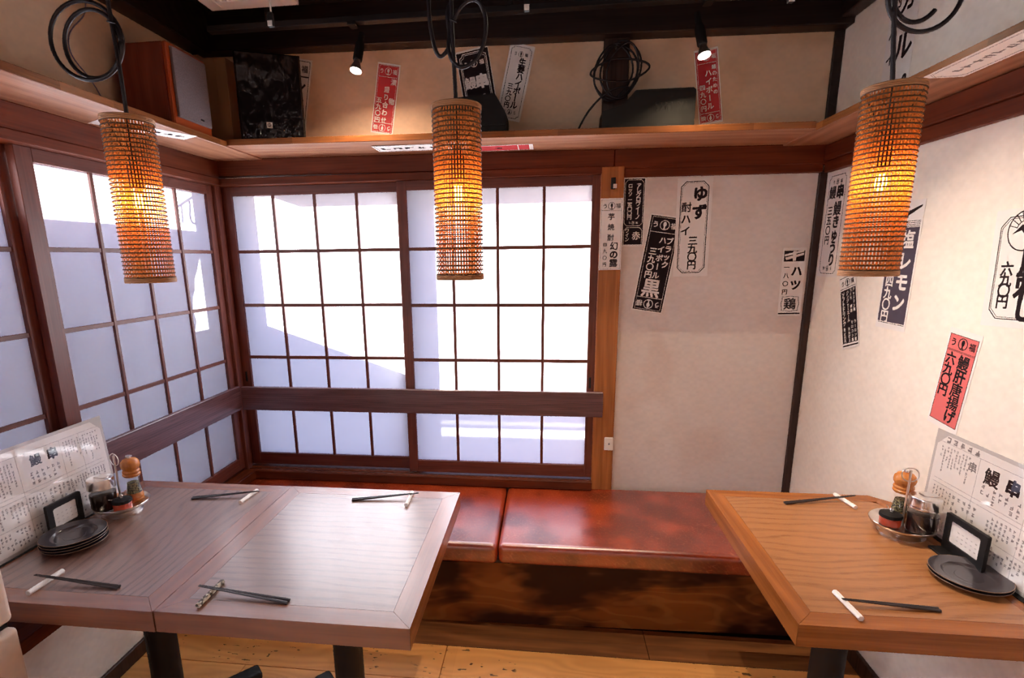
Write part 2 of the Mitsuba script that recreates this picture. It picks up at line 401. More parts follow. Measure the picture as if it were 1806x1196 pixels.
w2 = struct('window_2')
sash(w2, 'back', [-0.004 + 0.2188 * i for i in range(5)], 0.0, 0.050, 0.047)
sash(w2, 'back', [0.918 + 0.2207 * i for i in range(5)], -0.039, 0.047, 0.040)
part(w2, 'head_track', cbox(-0.06, 1.84, -0.075, 0.03, 1.967, 2.00, 0.002), 'beam_wood_x')
part(w2, 'sill', cbox(-0.06, 1.84, -0.085, 0.03, 0.415, 0.462, 0.003), 'beam_wood_x')
part(w2, 'sill_groove_rail', cbox(-0.05, 0.90, -0.026, -0.020, 0.462, 0.468, 0), 'chrome')
part(w2, 'sill_groove_rail', cbox(-0.05, 1.835, -0.063, -0.058, 0.462, 0.467, 0), 'chrome')
part(w2, 'finger_pull', cbox(1.812, 1.822, -0.0565, -0.0538, 0.955, 1.01, 0.0008), 'black_metal')
part(w2, 'finger_pull', cbox(-0.036, -0.026, -0.0185, -0.0148, 0.955, 1.01, 0.0008), 'black_metal')
part(w2, 'jamb', cbox(-0.085, -0.055, -0.075, 0.03, 0.43, 2.00, 0.003), 'frame_wood_z')
w1 = struct('window_1')
sash(w1, 'left', [-1.009 + 0.22125 * i for i in range(5)], 0.0, 0.060, 0.046)
sash(w1, 'left', [-1.985 + 0.22125 * i for i in range(5)], 0.036, 0.046, 0.050)
sash(w1, 'left', [-2.955 + 0.22125 * i for i in range(5)], 0.0, 0.050, 0.046)
sash(w1, 'left', [-3.93 + 0.22125 * i for i in range(5)], 0.036, 0.046, 0.050)
part(w1, 'head_track', cbox(-0.15, -0.02, -4.03, -0.055, 1.967, 2.00, 0.002), 'beam_wood_y')
part(w1, 'sill', cbox(-0.15, 0.0, -4.03, -0.075, 0.415, 0.462, 0.003), 'beam_wood_y')
part(w1, 'jamb', cbox(-0.125, -0.045, -0.078, -0.036, 0.43, 2.00, 0.003), 'frame_wood_z')

# ------------------------------------------------------------------ posts, lintels, trims
k = struct('trim_1')     # post between the window and the plaster
part(k, 'post', cbox(1.838, 1.943, -0.062, 0.0, 0.412, 2.00, 0.003), 'post_wood')
part(k, 'upper_post', cbox(1.835, 1.945, -0.050, 0.0, 2.09, 2.56, 0.003), 'dark_trim')
def tilt(m, a, x0=1.4, z0=2.05):
    m = m.copy()
    m.apply_transform(trimesh.transformations.rotation_matrix(a, [0, 1, 0], [x0, 0, z0]))
    return m
k = struct('trim_2')     # head beam over the back window and the panel
part(k, 'head_beam', tilt(cat(cbox(-0.06, 1.895, -0.062, 0.0, 2.000, 2.079, 0.003)), 0.009), 'beam_wood_x')
part(k, 'head_beam', tilt(cat(cbox(1.897, XR, -0.058, 0.0, 1.996, 2.079, 0.003)), 0.009), 'beam_wood_x')
part(k, 'lintel_strip', tilt(cbox(1.945, XR - 0.03, -0.045, 0.0, 1.958, 1.996, 0.003), 0.005), 'beam_wood_x')
k = struct('trim_3')     # corner trim strips at right
part(k, 'corner_strip', cbox(2.797, XR, -0.030, 0.0, 0.40, 1.96, 0.003), 'dark_trim')
part(k, 'upper_corner_strip', cbox(2.792, XR, -0.034, 0.0, 2.07, 2.56, 0.003), 'dark_beam')
k = struct('trim_4')     # beam along the left window
part(k, 'head_beam', cbox(-0.10, -0.028, -4.1, -0.06, 2.000, 2.083, 0.003), 'beam_wood_y')
k = struct('trim_5')     # beam along the right wall
part(k, 'head_beam', cbox(2.792, XR, YF, -0.058, 1.993, 2.058, 0.003), 'beam_wood_y')
part(k, 'lintel_strip', cbox(2.803, XR, YF, -0.045, 1.947, 1.993, 0.003), 'beam_wood_y')
k = struct('trim_6')     # dark beams under the ceiling
part(k, 'back_beam', tilt(cbox(XL, XR, -0.10, -0.019, 2.536, 2.715, 0.004), 0.016, 1.4, 2.55), 'dark_beam')
part(k, 'left_beam', cbox(XL, XL + 0.13, YF, -0.1, 2.545, ZC, 0.004), 'dark_beam')
part(k, 'right_beam', cbox(XR - 0.06, XR, YF, -0.1, 2.535, ZC, 0.004), 'dark_beam')
for yy in (-0.62, -1.25, -1.9, -2.6):
    part(k, 'joist', cbox(XL, XR, yy - 0.05, yy + 0.05, 2.62, ZC, 0.004), 'dark_beam')
struct('baseboard_left', cbox(XL + 0.03, XL + 0.045, YF, -0.6, 0.0, 0.065, 0.003), 'dark_trim')
struct('baseboard_right', cbox(XR - 0.016, XR, YF, -0.6, 0.0, 0.075, 0.003), 'dark_trim')

# ------------------------------------------------------------------ shelves on three walls
def edge_fn(axis):
    def fn(p, n, uv):
        a = p.x if axis == 0 else p.y
        t = mikit.cell_rand(dr.floor(a * 5.3 + 0.4 * noise(a * 1.7)), 3, 1)
        g = fbm(a * 9, p.z * 240, (p.y if axis == 0 else p.x) * 40, 2)
        return mix((0.15, 0.042, 0.010), (0.31, 0.105, 0.030), dr.clip(t * 0.65 + (g - 0.5) * 0.9 + 0.15, 0, 1))
    return fn
pri('edge_wood_x', mikit.proc(edge_fn(0)), 0.35)
pri('edge_wood_y', mikit.proc(edge_fn(1)), 0.35)
S0, STH = 2.079, 0.024
k = thing('wall_shelf', 'long pale wooden shelf board across the back wall above the window', 'shelf')
part(k, 'board', tilt(cbox(0.205, 2.62, -0.352, -0.015, S0, S0 + STH, 0.001), 0.009), 'shelf_wood_x')
part(k, 'edge_band', tilt(cbox(0.214, 2.611, -0.3565, -0.3522, S0 + 0.0005, S0 + STH + 0.001, 0.001), 0.009), 'edge_wood_x')
k = thing('wall_shelf', 'pale wooden shelf board along the left wall under the red speaker', 'shelf')
part(k, 'board', cbox(XL + 0.03, 0.208, YF + 0.02, -0.015, S0 + 0.004, S0 + 0.004 + STH, 0.001), 'shelf_wood_y')
part(k, 'edge_band', cbox(0.2082, 0.2125, YF + 0.02, -0.352, S0 + 0.0045, S0 + 0.005 + STH, 0.001), 'edge_wood_y')
k = thing('wall_shelf', 'wooden shelf board along the right wall above the pale plaster', 'shelf')
part(k, 'board', cbox(2.617, XR, YF + 0.02, -0.015, S0 - 0.018, S0 - 0.018 + STH, 0.001), 'shelf_wood_y')
part(k, 'edge_band', cbox(2.6125, 2.6168, YF + 0.02, -0.352, S0 - 0.0175, S0 - 0.017 + STH, 0.001), 'edge_wood_y')

# ------------------------------------------------------------------ bench with leather cushions, back rails
k = thing('bench', 'long built-in bench with a dark scorched wood front under the leather cushions', 'bench')
m = cbox(-0.07, XR - 0.002, -0.60, -0.58, 0.0, 0.300, 0.002)
v = m.vertices.copy(); v[:, 1] += -(v[:, 0] - 1.4) * -0.030; m.vertices = v
part(k, 'front_panel', m, 'burnt_wood')
part(k, 'seat_board', cbox(-0.07, XR - 0.002, -0.60, -0.032, 0.300, 0.318, 0.002), 'dark_trim')
whole('seat_cushion', rbox(-0.066, 1.399, -0.648, -0.034, 0.318, 0.416, 0.026, puff=0.006), 'leather', 'reddish brown leather bench cushion behind the left table, below the window', 'cushion', smooth=50)
whole('seat_cushion', rbox(1.404, XR - 0.004, -0.642, -0.034, 0.318, 0.416, 0.026, puff=0.006), 'leather', 'reddish brown cracked leather bench cushion between the two tables, under the plaster panel', 'cushion', smooth=50)
k = thing('back_rail', 'dark purple-brown plank rail running in front of the back window', 'rail')
part(k, 'plank', cbox(-0.018, 1.880, -0.104, -0.080, 0.818, 0.945, 0.003), 'rail_wood_x')
part(k, 'spacer', cbox(1.842, 1.872, -0.080, -0.0625, 0.83, 0.93, 0.001), 'dark_trim')
part(k, 'spacer', cbox(-0.075, -0.060, -0.100, -0.0755, 0.83, 0.93, 0.001), 'dark_trim')
k = thing('back_rail', 'dark purple-brown plank rail running in front of the left window', 'rail')
part(k, 'plank', cbox(-0.044, -0.020, -3.9, -0.105, 0.822, 0.950, 0.003), 'rail_wood_y')
part(k, 'spacer', cbox(-0.063, -0.044, -1.06, -1.03, 0.84, 0.93, 0.001), 'dark_trim')

# ------------------------------------------------------------------ tables
def table(name, label, x0, x1, y0, y1, mats, bw, chamfer, leg_xy, th=0.060, zt=0.7315, group=None):
    k = thing(name, label, 'table', group)
    outer = sbox(x0, y0, x1, y1)
    if chamfer:
        outer = outer.difference(Polygon([(x1 - chamfer, y1), (x1 + 1e-3, y1 + 1e-3), (x1, y1 - chamfer)]).buffer(1e-6))
    inner = outer.buffer(-bw, join_style=2)
    c = [(x0, y0), (x1, y0), (x1, y1), (x0, y1)]
    ci = [(x0 + bw, y0 + bw), (x1 - bw, y0 + bw), (x1 - bw, y1 - bw), (x0 + bw, y1 - bw)]
    ring = outer.difference(inner)
    part(k, 'top_panel', extrude(inner.buffer(-0.0004, join_style=2), zt - 0.03, zt), mats[0])
    for i in range(4):
        j = (i + 1) % 4
        strip = Polygon([c[i], c[j], ci[j], ci[i]]).intersection(ring).buffer(-0.0004, join_style=2)
        m = extrude(strip, zt - th, zt)
        part(k, 'edge_band', m, mats[1 + i % 2])
    lx, ly = leg_xy
    part(k, 'top_plate', cbox(lx - 0.17, lx + 0.17, ly - 0.17, ly + 0.17, zt - 0.040, zt - 0.0305, 0.001), 'black_metal')
    part(k, 'pedestal', move(cyl(0.047, 0.03, zt - 0.04, 28), (lx, ly, 0)), 'black_metal', 40)
    for q in range(4):
        a = PI / 4 + q * PI / 2
        foot = rbox(0.0, 0.30, -0.032, 0.032, 0.001, 0.034, 0.012, 3)
        part(k, 'foot', move(foot, (lx, ly, 0), rz=a), 'black_metal', 40)
    return k
OAK = ('oak_x', 'oak_band_x', 'oak_band_y')
table('dining_table', 'oak veneer table against the left window, carrying the condiment tray and dark plates', -0.03, 0.6085, -1.570, -0.822, ('oak_y', 'oak_band_x', 'oak_band_y'), 0.055, 0, (0.28, -1.2))
table('dining_table', 'oak veneer table with a framed border, pushed against the left wall table', 0.6095, 1.280, -1.568, -0.820, OAK, 0.058, 0, (0.955, -1.2))
table('dining_table', 'warm brown oak table against the right wall with a chamfered corner', 2.206, XR - 0.004, -1.462, -0.715, ('oak_warm', 'oak_warm_band_x', 'oak_warm_band_y'), 0.052, 0.05, (2.49, -1.11))

# ------------------------------------------------------------------ lettering
# outlines of the characters on a 160-unit square: per polygon the number of rings, per ring the number of points and their x, y
OUTLINES = {
    '〇': [2,29,20,78,20,88,22,99,27,112,33,121,49,135,63,141,73,143,87,143,97,141,109,136,118,130,127,121,133,112,138,99,140,87,138,67,134,56,127,45,111,31,103,27,87,23,73,23,63,25,49,31,42,36,33,45,27,54,22,67,24,34,78,39,62,46,51,53,45,69,38,86,37,97,40,103,43,112,49,118,56,124,69,126,78,126,88,121,104,113,116,107,121,91,128,74,129,63,126,57,123,48,117,42,110,36,97,34,88],
    'う': [1,30,35,98,78,107,94,107,102,105,111,100,115,96,120,87,121,70,118,59,111,48,99,38,78,29,65,26,59,26,53,36,53,39,66,41,82,46,95,53,101,59,105,68,106,72,105,83,100,90,95,92,92,93,76,93,61,90,42,83,39,83,1,12,51,130,53,137,57,137,77,133,110,131,111,127,109,118,102,117,101,118,80,119,52,123,51,124],
    'き': [1,47,34,96,36,98,51,96,82,96,86,97,83,108,81,110,38,111,37,124,77,123,78,125,75,133,75,137,89,139,91,127,93,124,101,125,114,129,119,128,120,123,119,116,97,111,97,106,100,99,107,99,125,104,127,101,128,91,125,89,107,85,107,83,113,72,118,68,118,64,115,59,112,56,109,56,103,58,89,59,81,61,83,72,90,71,98,72,91,84,47,83,46,84,36,84,1,20,38,47,38,58,43,71,48,72,53,71,57,69,52,58,52,50,56,44,69,40,96,40,104,42,111,42,112,35,111,29,94,26,62,27,52,30,47,33,41,39],
    'げ': [1,49,63,95,63,107,64,108,70,107,99,107,98,128,97,129,98,135,112,135,122,138,125,135,126,140,132,142,136,141,143,125,142,120,134,118,132,121,129,130,127,131,126,129,130,121,130,117,127,115,121,114,118,119,115,129,112,129,112,109,117,108,134,111,135,110,135,98,133,96,118,95,113,93,112,65,108,48,102,37,86,23,81,23,72,31,72,33,83,39,92,48,96,57,99,74,99,92,70,93,1,20,28,89,33,123,33,132,34,134,48,133,49,128,46,119,42,94,41,71,43,69,44,69,46,75,50,76,56,72,56,69,47,41,47,30,35,29,33,34,28,60],
    'し': [1,30,44,71,45,72,45,113,46,114,45,136,46,137,56,137,61,136,60,97,59,96,59,53,62,45,67,42,73,40,84,40,93,42,100,45,111,52,123,67,126,66,131,60,133,55,122,42,113,35,103,30,89,26,67,26,56,30,47,40,44,52],
    'ず': [2,65,23,106,23,118,24,119,79,120,79,136,80,137,93,137,95,135,94,133,94,121,95,120,108,121,105,128,101,133,101,135,103,137,108,139,112,139,122,123,122,121,125,120,125,123,122,129,117,136,118,140,123,142,128,142,137,127,137,123,132,121,133,119,133,107,132,106,127,107,94,106,94,89,98,78,98,63,95,52,90,43,81,34,75,30,61,24,56,24,48,32,48,36,60,39,68,43,75,50,64,52,58,55,53,60,49,70,49,80,51,86,56,93,67,99,73,100,79,99,80,106,60,107,59,106,37,106,36,105,24,105,10,63,72,67,66,71,64,76,64,81,67,83,72,83,80,76,87,69,86,63,79],
    'せ': [1,55,20,99,37,102,46,102,48,103,47,131,62,131,62,104,72,104,73,105,97,107,98,135,111,136,113,134,112,131,112,110,135,110,136,109,136,97,135,96,115,96,111,95,110,69,109,66,103,61,90,61,83,62,79,64,79,74,81,76,89,74,97,75,98,82,97,94,62,90,61,59,63,48,66,46,72,44,97,44,98,45,109,45,121,47,122,46,122,33,114,31,100,31,99,30,71,30,58,33,52,38,48,49,48,88,42,89,22,86,20,91],
    'た': [1,20,74,45,74,58,76,67,79,68,80,67,88,67,89,66,88,50,92,45,100,43,117,43,133,46,134,45,134,32,127,30,114,30,113,29,94,30,81,35,77,39,1,8,83,98,88,99,126,99,132,98,132,85,130,84,119,86,83,85,1,31,27,104,27,116,28,117,55,116,57,117,59,133,58,137,60,139,73,138,75,136,71,120,72,118,84,120,89,122,95,122,95,109,94,108,68,103,57,61,46,31,43,27,32,30,29,32,29,34,35,45,41,60,50,88,53,102,51,103,50,102,38,102],
    'の': [2,42,25,69,25,79,28,92,33,102,39,110,53,121,73,128,94,128,102,126,114,120,123,112,128,105,134,88,133,65,126,50,118,41,112,37,102,32,92,29,83,28,77,37,76,41,88,43,97,46,105,50,111,55,117,65,120,76,119,89,114,100,102,111,94,114,89,114,86,94,79,69,71,52,61,41,54,38,46,38,39,41,32,48,28,56,13,39,71,41,63,47,55,52,54,59,60,64,71,69,86,74,108,74,114,68,113,59,109,46,97,40,83],
    'め': [3,59,25,55,25,68,30,84,37,95,44,102,39,119,37,122,37,126,47,130,51,130,53,119,55,113,57,111,67,115,86,118,87,120,88,132,90,137,103,136,104,133,100,117,107,115,118,109,128,98,133,86,134,67,131,55,125,45,112,34,106,31,88,26,84,27,78,37,80,40,91,41,106,47,113,53,119,65,120,78,116,90,110,98,100,103,97,103,95,100,88,79,79,63,79,61,86,55,86,52,81,47,78,45,74,45,73,48,70,50,56,38,50,36,40,36,35,38,29,44,9,61,95,68,79,71,77,78,91,81,99,81,103,77,104,70,102,61,98,10,38,59,40,54,43,50,48,50,54,53,61,61,61,64,49,86,46,85,40,73],
    'ゅ': [2,56,39,60,39,79,40,80,42,109,43,110,57,108,53,90,53,85,54,84,60,90,68,96,82,101,82,106,80,111,81,115,93,115,95,110,95,103,110,100,117,96,124,88,127,80,128,73,127,63,122,51,115,44,110,41,99,38,90,38,85,30,75,21,72,21,63,27,63,30,69,33,75,39,75,42,67,48,60,58,60,60,66,68,69,68,76,57,80,55,82,55,84,63,84,88,80,88,71,84,64,78,59,70,54,58,55,41,54,40,47,39,43,40,12,95,53,96,52,100,52,106,54,112,60,114,67,114,76,112,82,106,88,99,90,97,89,97,61],
    'ゆ': [2,55,31,69,31,95,34,116,34,127,36,129,49,127,45,104,45,97,46,96,62,111,71,116,82,119,82,124,79,134,80,138,93,138,96,121,112,118,121,113,129,104,134,91,133,72,130,64,126,58,121,53,112,48,100,45,90,45,84,35,72,24,68,24,60,29,59,33,66,37,74,45,74,48,62,58,55,70,61,78,64,79,69,70,76,63,80,62,82,63,84,74,84,106,80,106,66,99,54,86,48,73,46,65,48,52,47,47,42,46,35,47,12,95,60,96,59,100,59,112,64,116,69,120,78,120,89,117,98,110,104,99,108,97,107,98,78],
    'り': [1,41,41,73,42,105,47,138,60,138,61,137,61,132,57,116,58,114,60,114,60,116,72,127,82,131,94,131,100,129,107,124,113,116,119,97,118,68,115,59,110,50,104,43,93,35,76,28,62,26,55,37,56,39,69,41,86,48,99,61,104,73,105,91,102,105,96,115,89,118,81,117,72,112,66,105,60,94,57,86,56,62,43,61],
    'わ': [1,58,21,52,22,56,44,84,50,96,49,102,25,100,24,113,25,114,36,114,51,116,51,138,66,138,67,137,65,118,68,115,69,111,64,104,65,102,85,111,95,113,107,113,115,111,124,106,131,99,134,94,137,83,137,72,135,63,129,52,121,44,106,36,97,33,87,32,82,41,82,45,99,49,110,54,115,58,120,66,122,72,122,84,119,90,113,96,102,100,91,99,82,96,69,89,62,82,61,75,62,27,48,27,47,29,48,31,47,64,44,63,36,49,30,42,25,46],
    'ア': [1,19,30,115,30,129,31,130,36,129,131,129,137,123,137,120,123,100,110,86,101,79,97,80,91,85,90,90,100,96,110,106,114,112,114,115,37,115,31,114,1,16,37,38,54,47,64,59,67,65,70,76,71,106,86,106,86,86,85,85,84,70,80,57,73,45,61,34,49,27,42,31,37,36],
    'ィ': [1,22,30,69,53,76,75,87,94,100,106,112,106,114,110,114,118,106,118,103,110,95,89,79,89,27,90,23,89,22,75,22,74,23,75,70,72,70,61,64,40,56,34,57,30,65],
    'イ': [1,26,25,81,28,83,43,87,58,93,79,104,102,120,116,134,116,136,119,136,122,134,128,128,127,123,125,123,114,111,94,96,94,32,95,29,94,28,79,28,78,29,79,35,78,86,76,86,48,73,33,68,30,69],
    'ウ': [1,37,31,115,32,118,70,117,72,119,71,139,87,139,86,119,87,117,124,118,129,115,131,113,131,111,129,106,126,88,122,76,117,65,111,56,99,44,89,37,74,30,63,27,54,37,54,41,65,43,79,49,89,55,100,66,108,82,112,95,113,103,47,104,46,74,45,73,32,73,31,75,32,77,32,114],
    'エ': [1,27,25,38,25,52,26,53,30,52,71,52,72,53,72,106,33,107,33,121,34,122,38,121,123,121,128,122,129,120,129,108,128,107,87,106,87,53,88,52,130,52,134,53,135,52,135,38,134,37,127,38,33,38,26,37],
    'カ': [1,39,28,37,28,39,30,41,37,44,53,61,61,78,66,97,65,100,31,100,30,101,30,113,31,114,67,114,68,130,67,137,83,137,83,114,120,114,127,110,124,59,119,38,115,33,108,30,81,31,79,43,80,45,102,44,106,47,109,56,111,69,112,99,111,100,80,100,78,84,73,68,67,56,56,41,40,28,33,32],
    'ク': [1,34,27,82,27,86,39,93,56,110,66,126,72,140,84,137,87,135,86,131,81,123,81,120,121,121,130,115,122,92,115,78,100,57,87,45,77,38,52,26,50,26,43,32,40,35,40,38,54,43,66,49,81,59,92,70,101,84,109,101,110,106,72,107,54,87,40,76,37,75],
    'グ': [1,47,22,79,22,83,34,90,51,107,63,127,67,137,78,134,81,132,81,129,75,119,76,117,109,117,113,118,113,120,110,126,105,133,106,136,112,139,115,139,117,137,126,121,126,118,122,115,122,113,124,113,124,109,122,106,116,87,103,64,95,54,82,42,67,32,55,26,45,23,35,32,35,35,49,40,61,46,76,56,86,66,94,78,101,91,105,103,67,104,49,84,35,73,32,72,1,9,121,135,119,140,121,142,129,144,134,138,141,124,135,120,130,120,125,130],
    'コ': [1,22,34,52,35,53,110,52,111,53,111,110,43,110,37,109,36,110,36,124,37,125,42,124,126,124,127,122,126,120,126,37,127,32,126,31,112,31,110,38,38,38,36,37,34,39],
    'サ': [1,42,23,110,24,111,27,110,49,110,49,135,50,136,63,136,64,135,64,127,63,126,64,110,95,110,96,132,95,135,96,136,110,136,111,135,110,111,136,110,136,97,135,96,110,96,109,70,105,56,101,48,86,33,73,26,70,26,61,35,61,37,79,46,88,56,94,70,96,83,96,95,64,96,64,64,63,63,50,63,49,64,49,95,23,96],
    'シ': [1,18,33,42,36,44,48,46,65,52,79,59,92,67,110,83,119,94,125,105,129,104,134,96,135,92,126,79,108,61,84,44,64,35,44,29,39,30,1,12,47,126,51,132,54,135,56,135,81,119,84,116,84,113,80,107,77,104,75,104,70,109,48,122,1,11,28,97,32,104,34,106,37,106,63,90,65,88,65,85,60,77,56,76,46,84,29,93],
    'ジ': [1,9,115,132,116,135,123,138,126,138,136,123,139,116,131,111,128,111,121,124,1,18,32,38,32,42,43,44,64,51,88,64,97,71,113,87,124,104,126,104,130,99,133,93,133,90,127,81,110,63,89,47,70,37,43,28,38,28,1,10,99,128,106,132,109,132,117,120,121,112,121,108,114,105,111,105,104,118,100,123,1,11,45,124,50,132,52,134,54,134,82,116,83,113,78,105,76,103,73,103,71,106,46,121,1,11,26,96,30,102,33,105,35,105,63,88,64,85,59,77,57,75,54,75,41,85,27,92],
    'ス': [1,32,27,38,28,42,45,50,65,64,83,82,92,96,99,109,98,112,43,112,39,111,38,112,38,126,39,127,47,126,107,126,114,127,120,122,120,118,116,112,108,94,97,77,118,57,133,40,133,37,129,33,124,29,120,29,103,51,87,65,62,43,38,29,36,29],
    'ソ': [1,18,48,40,73,54,83,63,92,74,103,95,108,111,110,129,116,130,126,128,127,125,117,89,110,74,98,57,81,41,61,29,58,29,54,32,48,38,1,10,30,123,40,128,44,128,62,98,65,92,65,88,54,82,51,83,41,103,31,118],
    'ッ': [1,18,52,32,52,35,64,39,79,47,94,61,104,78,109,92,112,106,116,106,126,102,126,98,119,76,112,62,104,51,92,39,79,30,65,23,61,23,1,8,67,106,76,110,80,109,90,82,89,78,77,75,72,91,67,102,1,10,37,99,48,104,50,103,62,74,62,72,60,70,52,67,48,68,45,78,37,96],
    'ツ': [1,21,47,40,55,43,78,55,92,67,98,74,105,86,112,102,116,116,117,126,119,128,133,124,133,120,125,94,116,75,107,62,92,47,78,37,59,28,56,28,52,32,47,37,1,9,63,129,71,132,77,131,89,99,88,95,78,91,75,92,71,106,63,125,1,10,27,121,38,125,41,123,55,89,55,87,53,85,45,82,41,83,33,105,27,117],
    'ト': [1,21,56,32,57,33,57,129,56,134,57,135,72,135,73,134,72,130,72,100,117,84,125,80,126,75,122,66,118,65,103,73,83,81,73,84,72,33,73,29,72,28,57,28],
    'ド': [1,9,106,129,108,132,114,135,117,135,127,120,129,116,129,112,123,109,119,109,1,18,52,31,53,32,53,127,52,133,53,134,68,134,69,133,68,129,68,99,115,82,122,78,122,74,118,64,114,64,89,76,69,83,68,27,53,27,1,9,91,125,99,129,102,128,111,114,114,107,106,102,103,102,95,117,92,120],
    'ノ': [1,17,32,40,32,43,47,49,62,58,81,76,95,100,103,122,105,131,111,131,121,127,111,99,103,82,94,68,79,52,60,38,44,30,42,30],
    'ハ': [1,12,88,122,98,126,101,126,103,124,125,75,135,46,136,38,125,34,121,35,108,76,98,100,88,119,1,14,24,42,36,60,45,79,52,101,56,124,63,124,71,122,71,117,62,82,57,68,46,46,38,34,34,34,25,38],
    'ピ': [2,46,38,133,53,133,54,132,53,128,53,96,54,95,84,103,108,113,108,115,105,122,105,127,107,133,113,139,118,141,125,141,134,136,138,128,138,121,135,114,132,111,125,108,117,108,117,101,104,95,72,84,56,80,53,78,53,49,56,45,69,43,87,43,88,44,101,44,122,47,123,46,123,33,122,32,110,30,96,30,95,29,63,29,48,32,41,38,39,42,39,122,38,123,8,115,123,118,119,123,118,127,121,128,126,125,130,120,131,116,128],
    'フ': [1,23,33,112,33,127,40,126,116,126,119,127,128,121,120,89,114,75,107,64,88,45,79,39,56,29,54,29,45,38,44,42,62,48,70,52,85,62,91,68,99,80,104,90,108,101,110,111],
    'ブ': [1,7,120,140,120,143,126,146,131,146,142,127,140,125,132,122,1,31,31,110,31,125,38,124,110,124,111,126,104,136,104,140,111,143,114,143,116,141,125,125,124,121,126,119,122,99,117,84,111,71,105,62,92,48,83,41,69,33,56,28,51,28,42,38,42,40,66,49,78,56,89,66,97,78,103,90,107,102,108,109],
    'ボ': [1,7,119,138,128,142,136,131,140,124,140,121,130,117,120,133,1,9,100,82,108,87,113,87,130,62,135,51,126,45,122,45,112,64,101,78,1,35,26,113,27,114,30,113,71,113,72,131,71,134,72,135,87,135,88,113,112,113,113,116,104,131,104,135,113,138,116,135,124,121,124,117,120,116,120,113,129,114,131,113,131,100,130,99,87,99,87,37,86,33,82,28,75,26,55,27,53,29,53,41,70,40,72,42,72,98,26,99,1,9,22,53,35,67,47,88,59,83,59,80,55,72,34,44,31,44,22,50],
    'ミ': [1,14,47,123,51,133,57,133,110,122,117,119,120,119,122,117,122,115,118,105,115,104,105,108,81,114,50,119,47,120,1,12,34,52,38,61,43,62,100,49,117,43,118,39,114,30,110,29,107,31,81,39,40,48,35,48,1,13,41,87,44,97,46,99,52,99,101,88,113,84,113,79,110,72,108,70,106,70,78,79,55,84,44,85],
    'モ': [1,36,29,90,30,91,34,90,65,90,66,91,66,113,64,114,38,113,37,114,37,127,124,127,124,114,123,113,81,114,80,112,80,91,81,90,134,90,134,77,133,76,81,76,80,52,83,46,91,44,129,46,130,45,130,33,128,31,116,31,115,30,85,30,73,34,68,39,66,44,66,76,29,76],
    'ャ': [1,38,33,84,35,86,42,86,58,89,58,94,52,111,55,113,59,113,64,115,66,115,68,112,71,97,74,92,111,99,119,102,123,101,129,96,125,87,117,75,101,56,98,56,90,60,88,63,104,79,106,85,102,85,77,79,77,75,91,29,91,24,81,21,77,21,76,23,75,32,63,76,57,76,37,72,35,75],
    'ラ': [1,21,32,88,32,102,120,102,122,103,130,98,130,94,122,72,111,55,94,40,77,31,65,27,61,27,55,33,52,37,52,39,76,47,90,55,98,62,106,73,110,82,111,87,1,5,44,132,120,132,121,131,121,118,44,118],
    'リ': [1,18,61,39,80,46,86,50,96,62,99,68,102,85,102,128,101,132,102,133,117,133,116,75,114,65,108,52,92,36,73,27,70,27,66,31,61,36,1,11,42,72,43,73,43,127,42,131,43,132,58,132,58,124,57,123,58,68,57,67,43,67],
    'ル': [1,23,81,36,82,40,82,126,81,131,82,132,96,132,97,131,97,123,96,122,96,51,98,51,102,53,114,61,127,74,130,80,133,80,135,78,140,71,140,69,136,63,118,46,91,29,87,30,1,21,23,36,23,39,28,42,37,53,43,64,46,73,48,87,48,111,49,112,48,131,49,132,62,132,63,131,63,102,62,101,62,84,60,69,55,54,44,37,35,29,31,30],
    'レ': [1,23,43,37,44,43,44,121,43,122,43,131,45,132,57,132,59,131,59,122,58,121,59,49,71,52,94,63,112,76,125,91,127,91,130,88,134,82,133,77,119,63,102,51,81,40,51,30],
    'ロ': [2,13,33,32,33,124,128,124,128,32,127,31,114,31,113,38,112,39,48,39,47,38,48,33,46,31,34,31,5,47,54,48,53,113,53,113,110,47,110],
    'ワ': [1,27,31,126,118,126,121,127,130,121,123,84,116,67,110,58,96,44,81,34,67,28,62,28,53,37,53,39,55,41,61,42,77,49,86,55,98,67,108,87,112,105,112,111,47,112,46,82,47,80,46,78,32,78,31,79],
    'ン': [1,20,32,41,32,44,34,45,48,47,63,52,87,64,109,83,120,97,127,110,129,110,131,108,136,99,134,92,120,73,99,54,77,41,56,33,43,30,40,30,37,33,1,10,36,122,44,130,47,130,76,107,80,101,71,92,68,92,54,106,38,117,36,119],
    'ヴ': [1,39,29,116,68,116,69,132,68,137,69,138,83,138,84,137,85,116,112,116,113,118,103,134,103,138,109,141,113,141,124,123,124,121,121,117,128,112,128,108,119,74,110,57,97,43,87,36,70,28,60,26,53,33,51,36,51,39,69,44,79,49,96,63,105,80,110,97,110,102,45,103,43,101,44,73,43,72,29,72,1,9,118,138,118,142,124,145,128,145,136,133,139,127,139,124,133,121,129,121],
    'ー': [1,13,27,76,27,91,28,92,36,92,37,91,125,91,132,92,133,91,133,76,131,75,127,76,32,76,28,75],
    '一': [1,5,20,77,20,91,141,91,141,78,140,77],
    '三': [1,7,22,32,22,43,24,45,136,45,138,43,137,31,23,31,1,7,30,131,31,132,129,132,131,130,131,120,130,118,30,118,1,8,38,89,39,90,119,90,121,88,121,78,120,76,39,76,38,77],
    '串': [5,36,27,82,28,84,71,84,72,85,71,90,34,90,32,92,32,128,34,130,71,130,73,144,86,144,87,143,88,130,126,130,127,129,127,91,126,90,88,90,87,85,88,84,132,84,133,83,133,38,119,38,118,43,88,43,87,23,86,22,73,22,71,43,42,43,41,38,39,37,29,37,27,39,5,87,57,88,56,118,56,119,70,88,71,5,88,117,87,116,88,103,113,104,112,117,5,41,57,42,56,71,56,72,70,42,71,5,47,117,46,116,47,103,72,104,71,117],
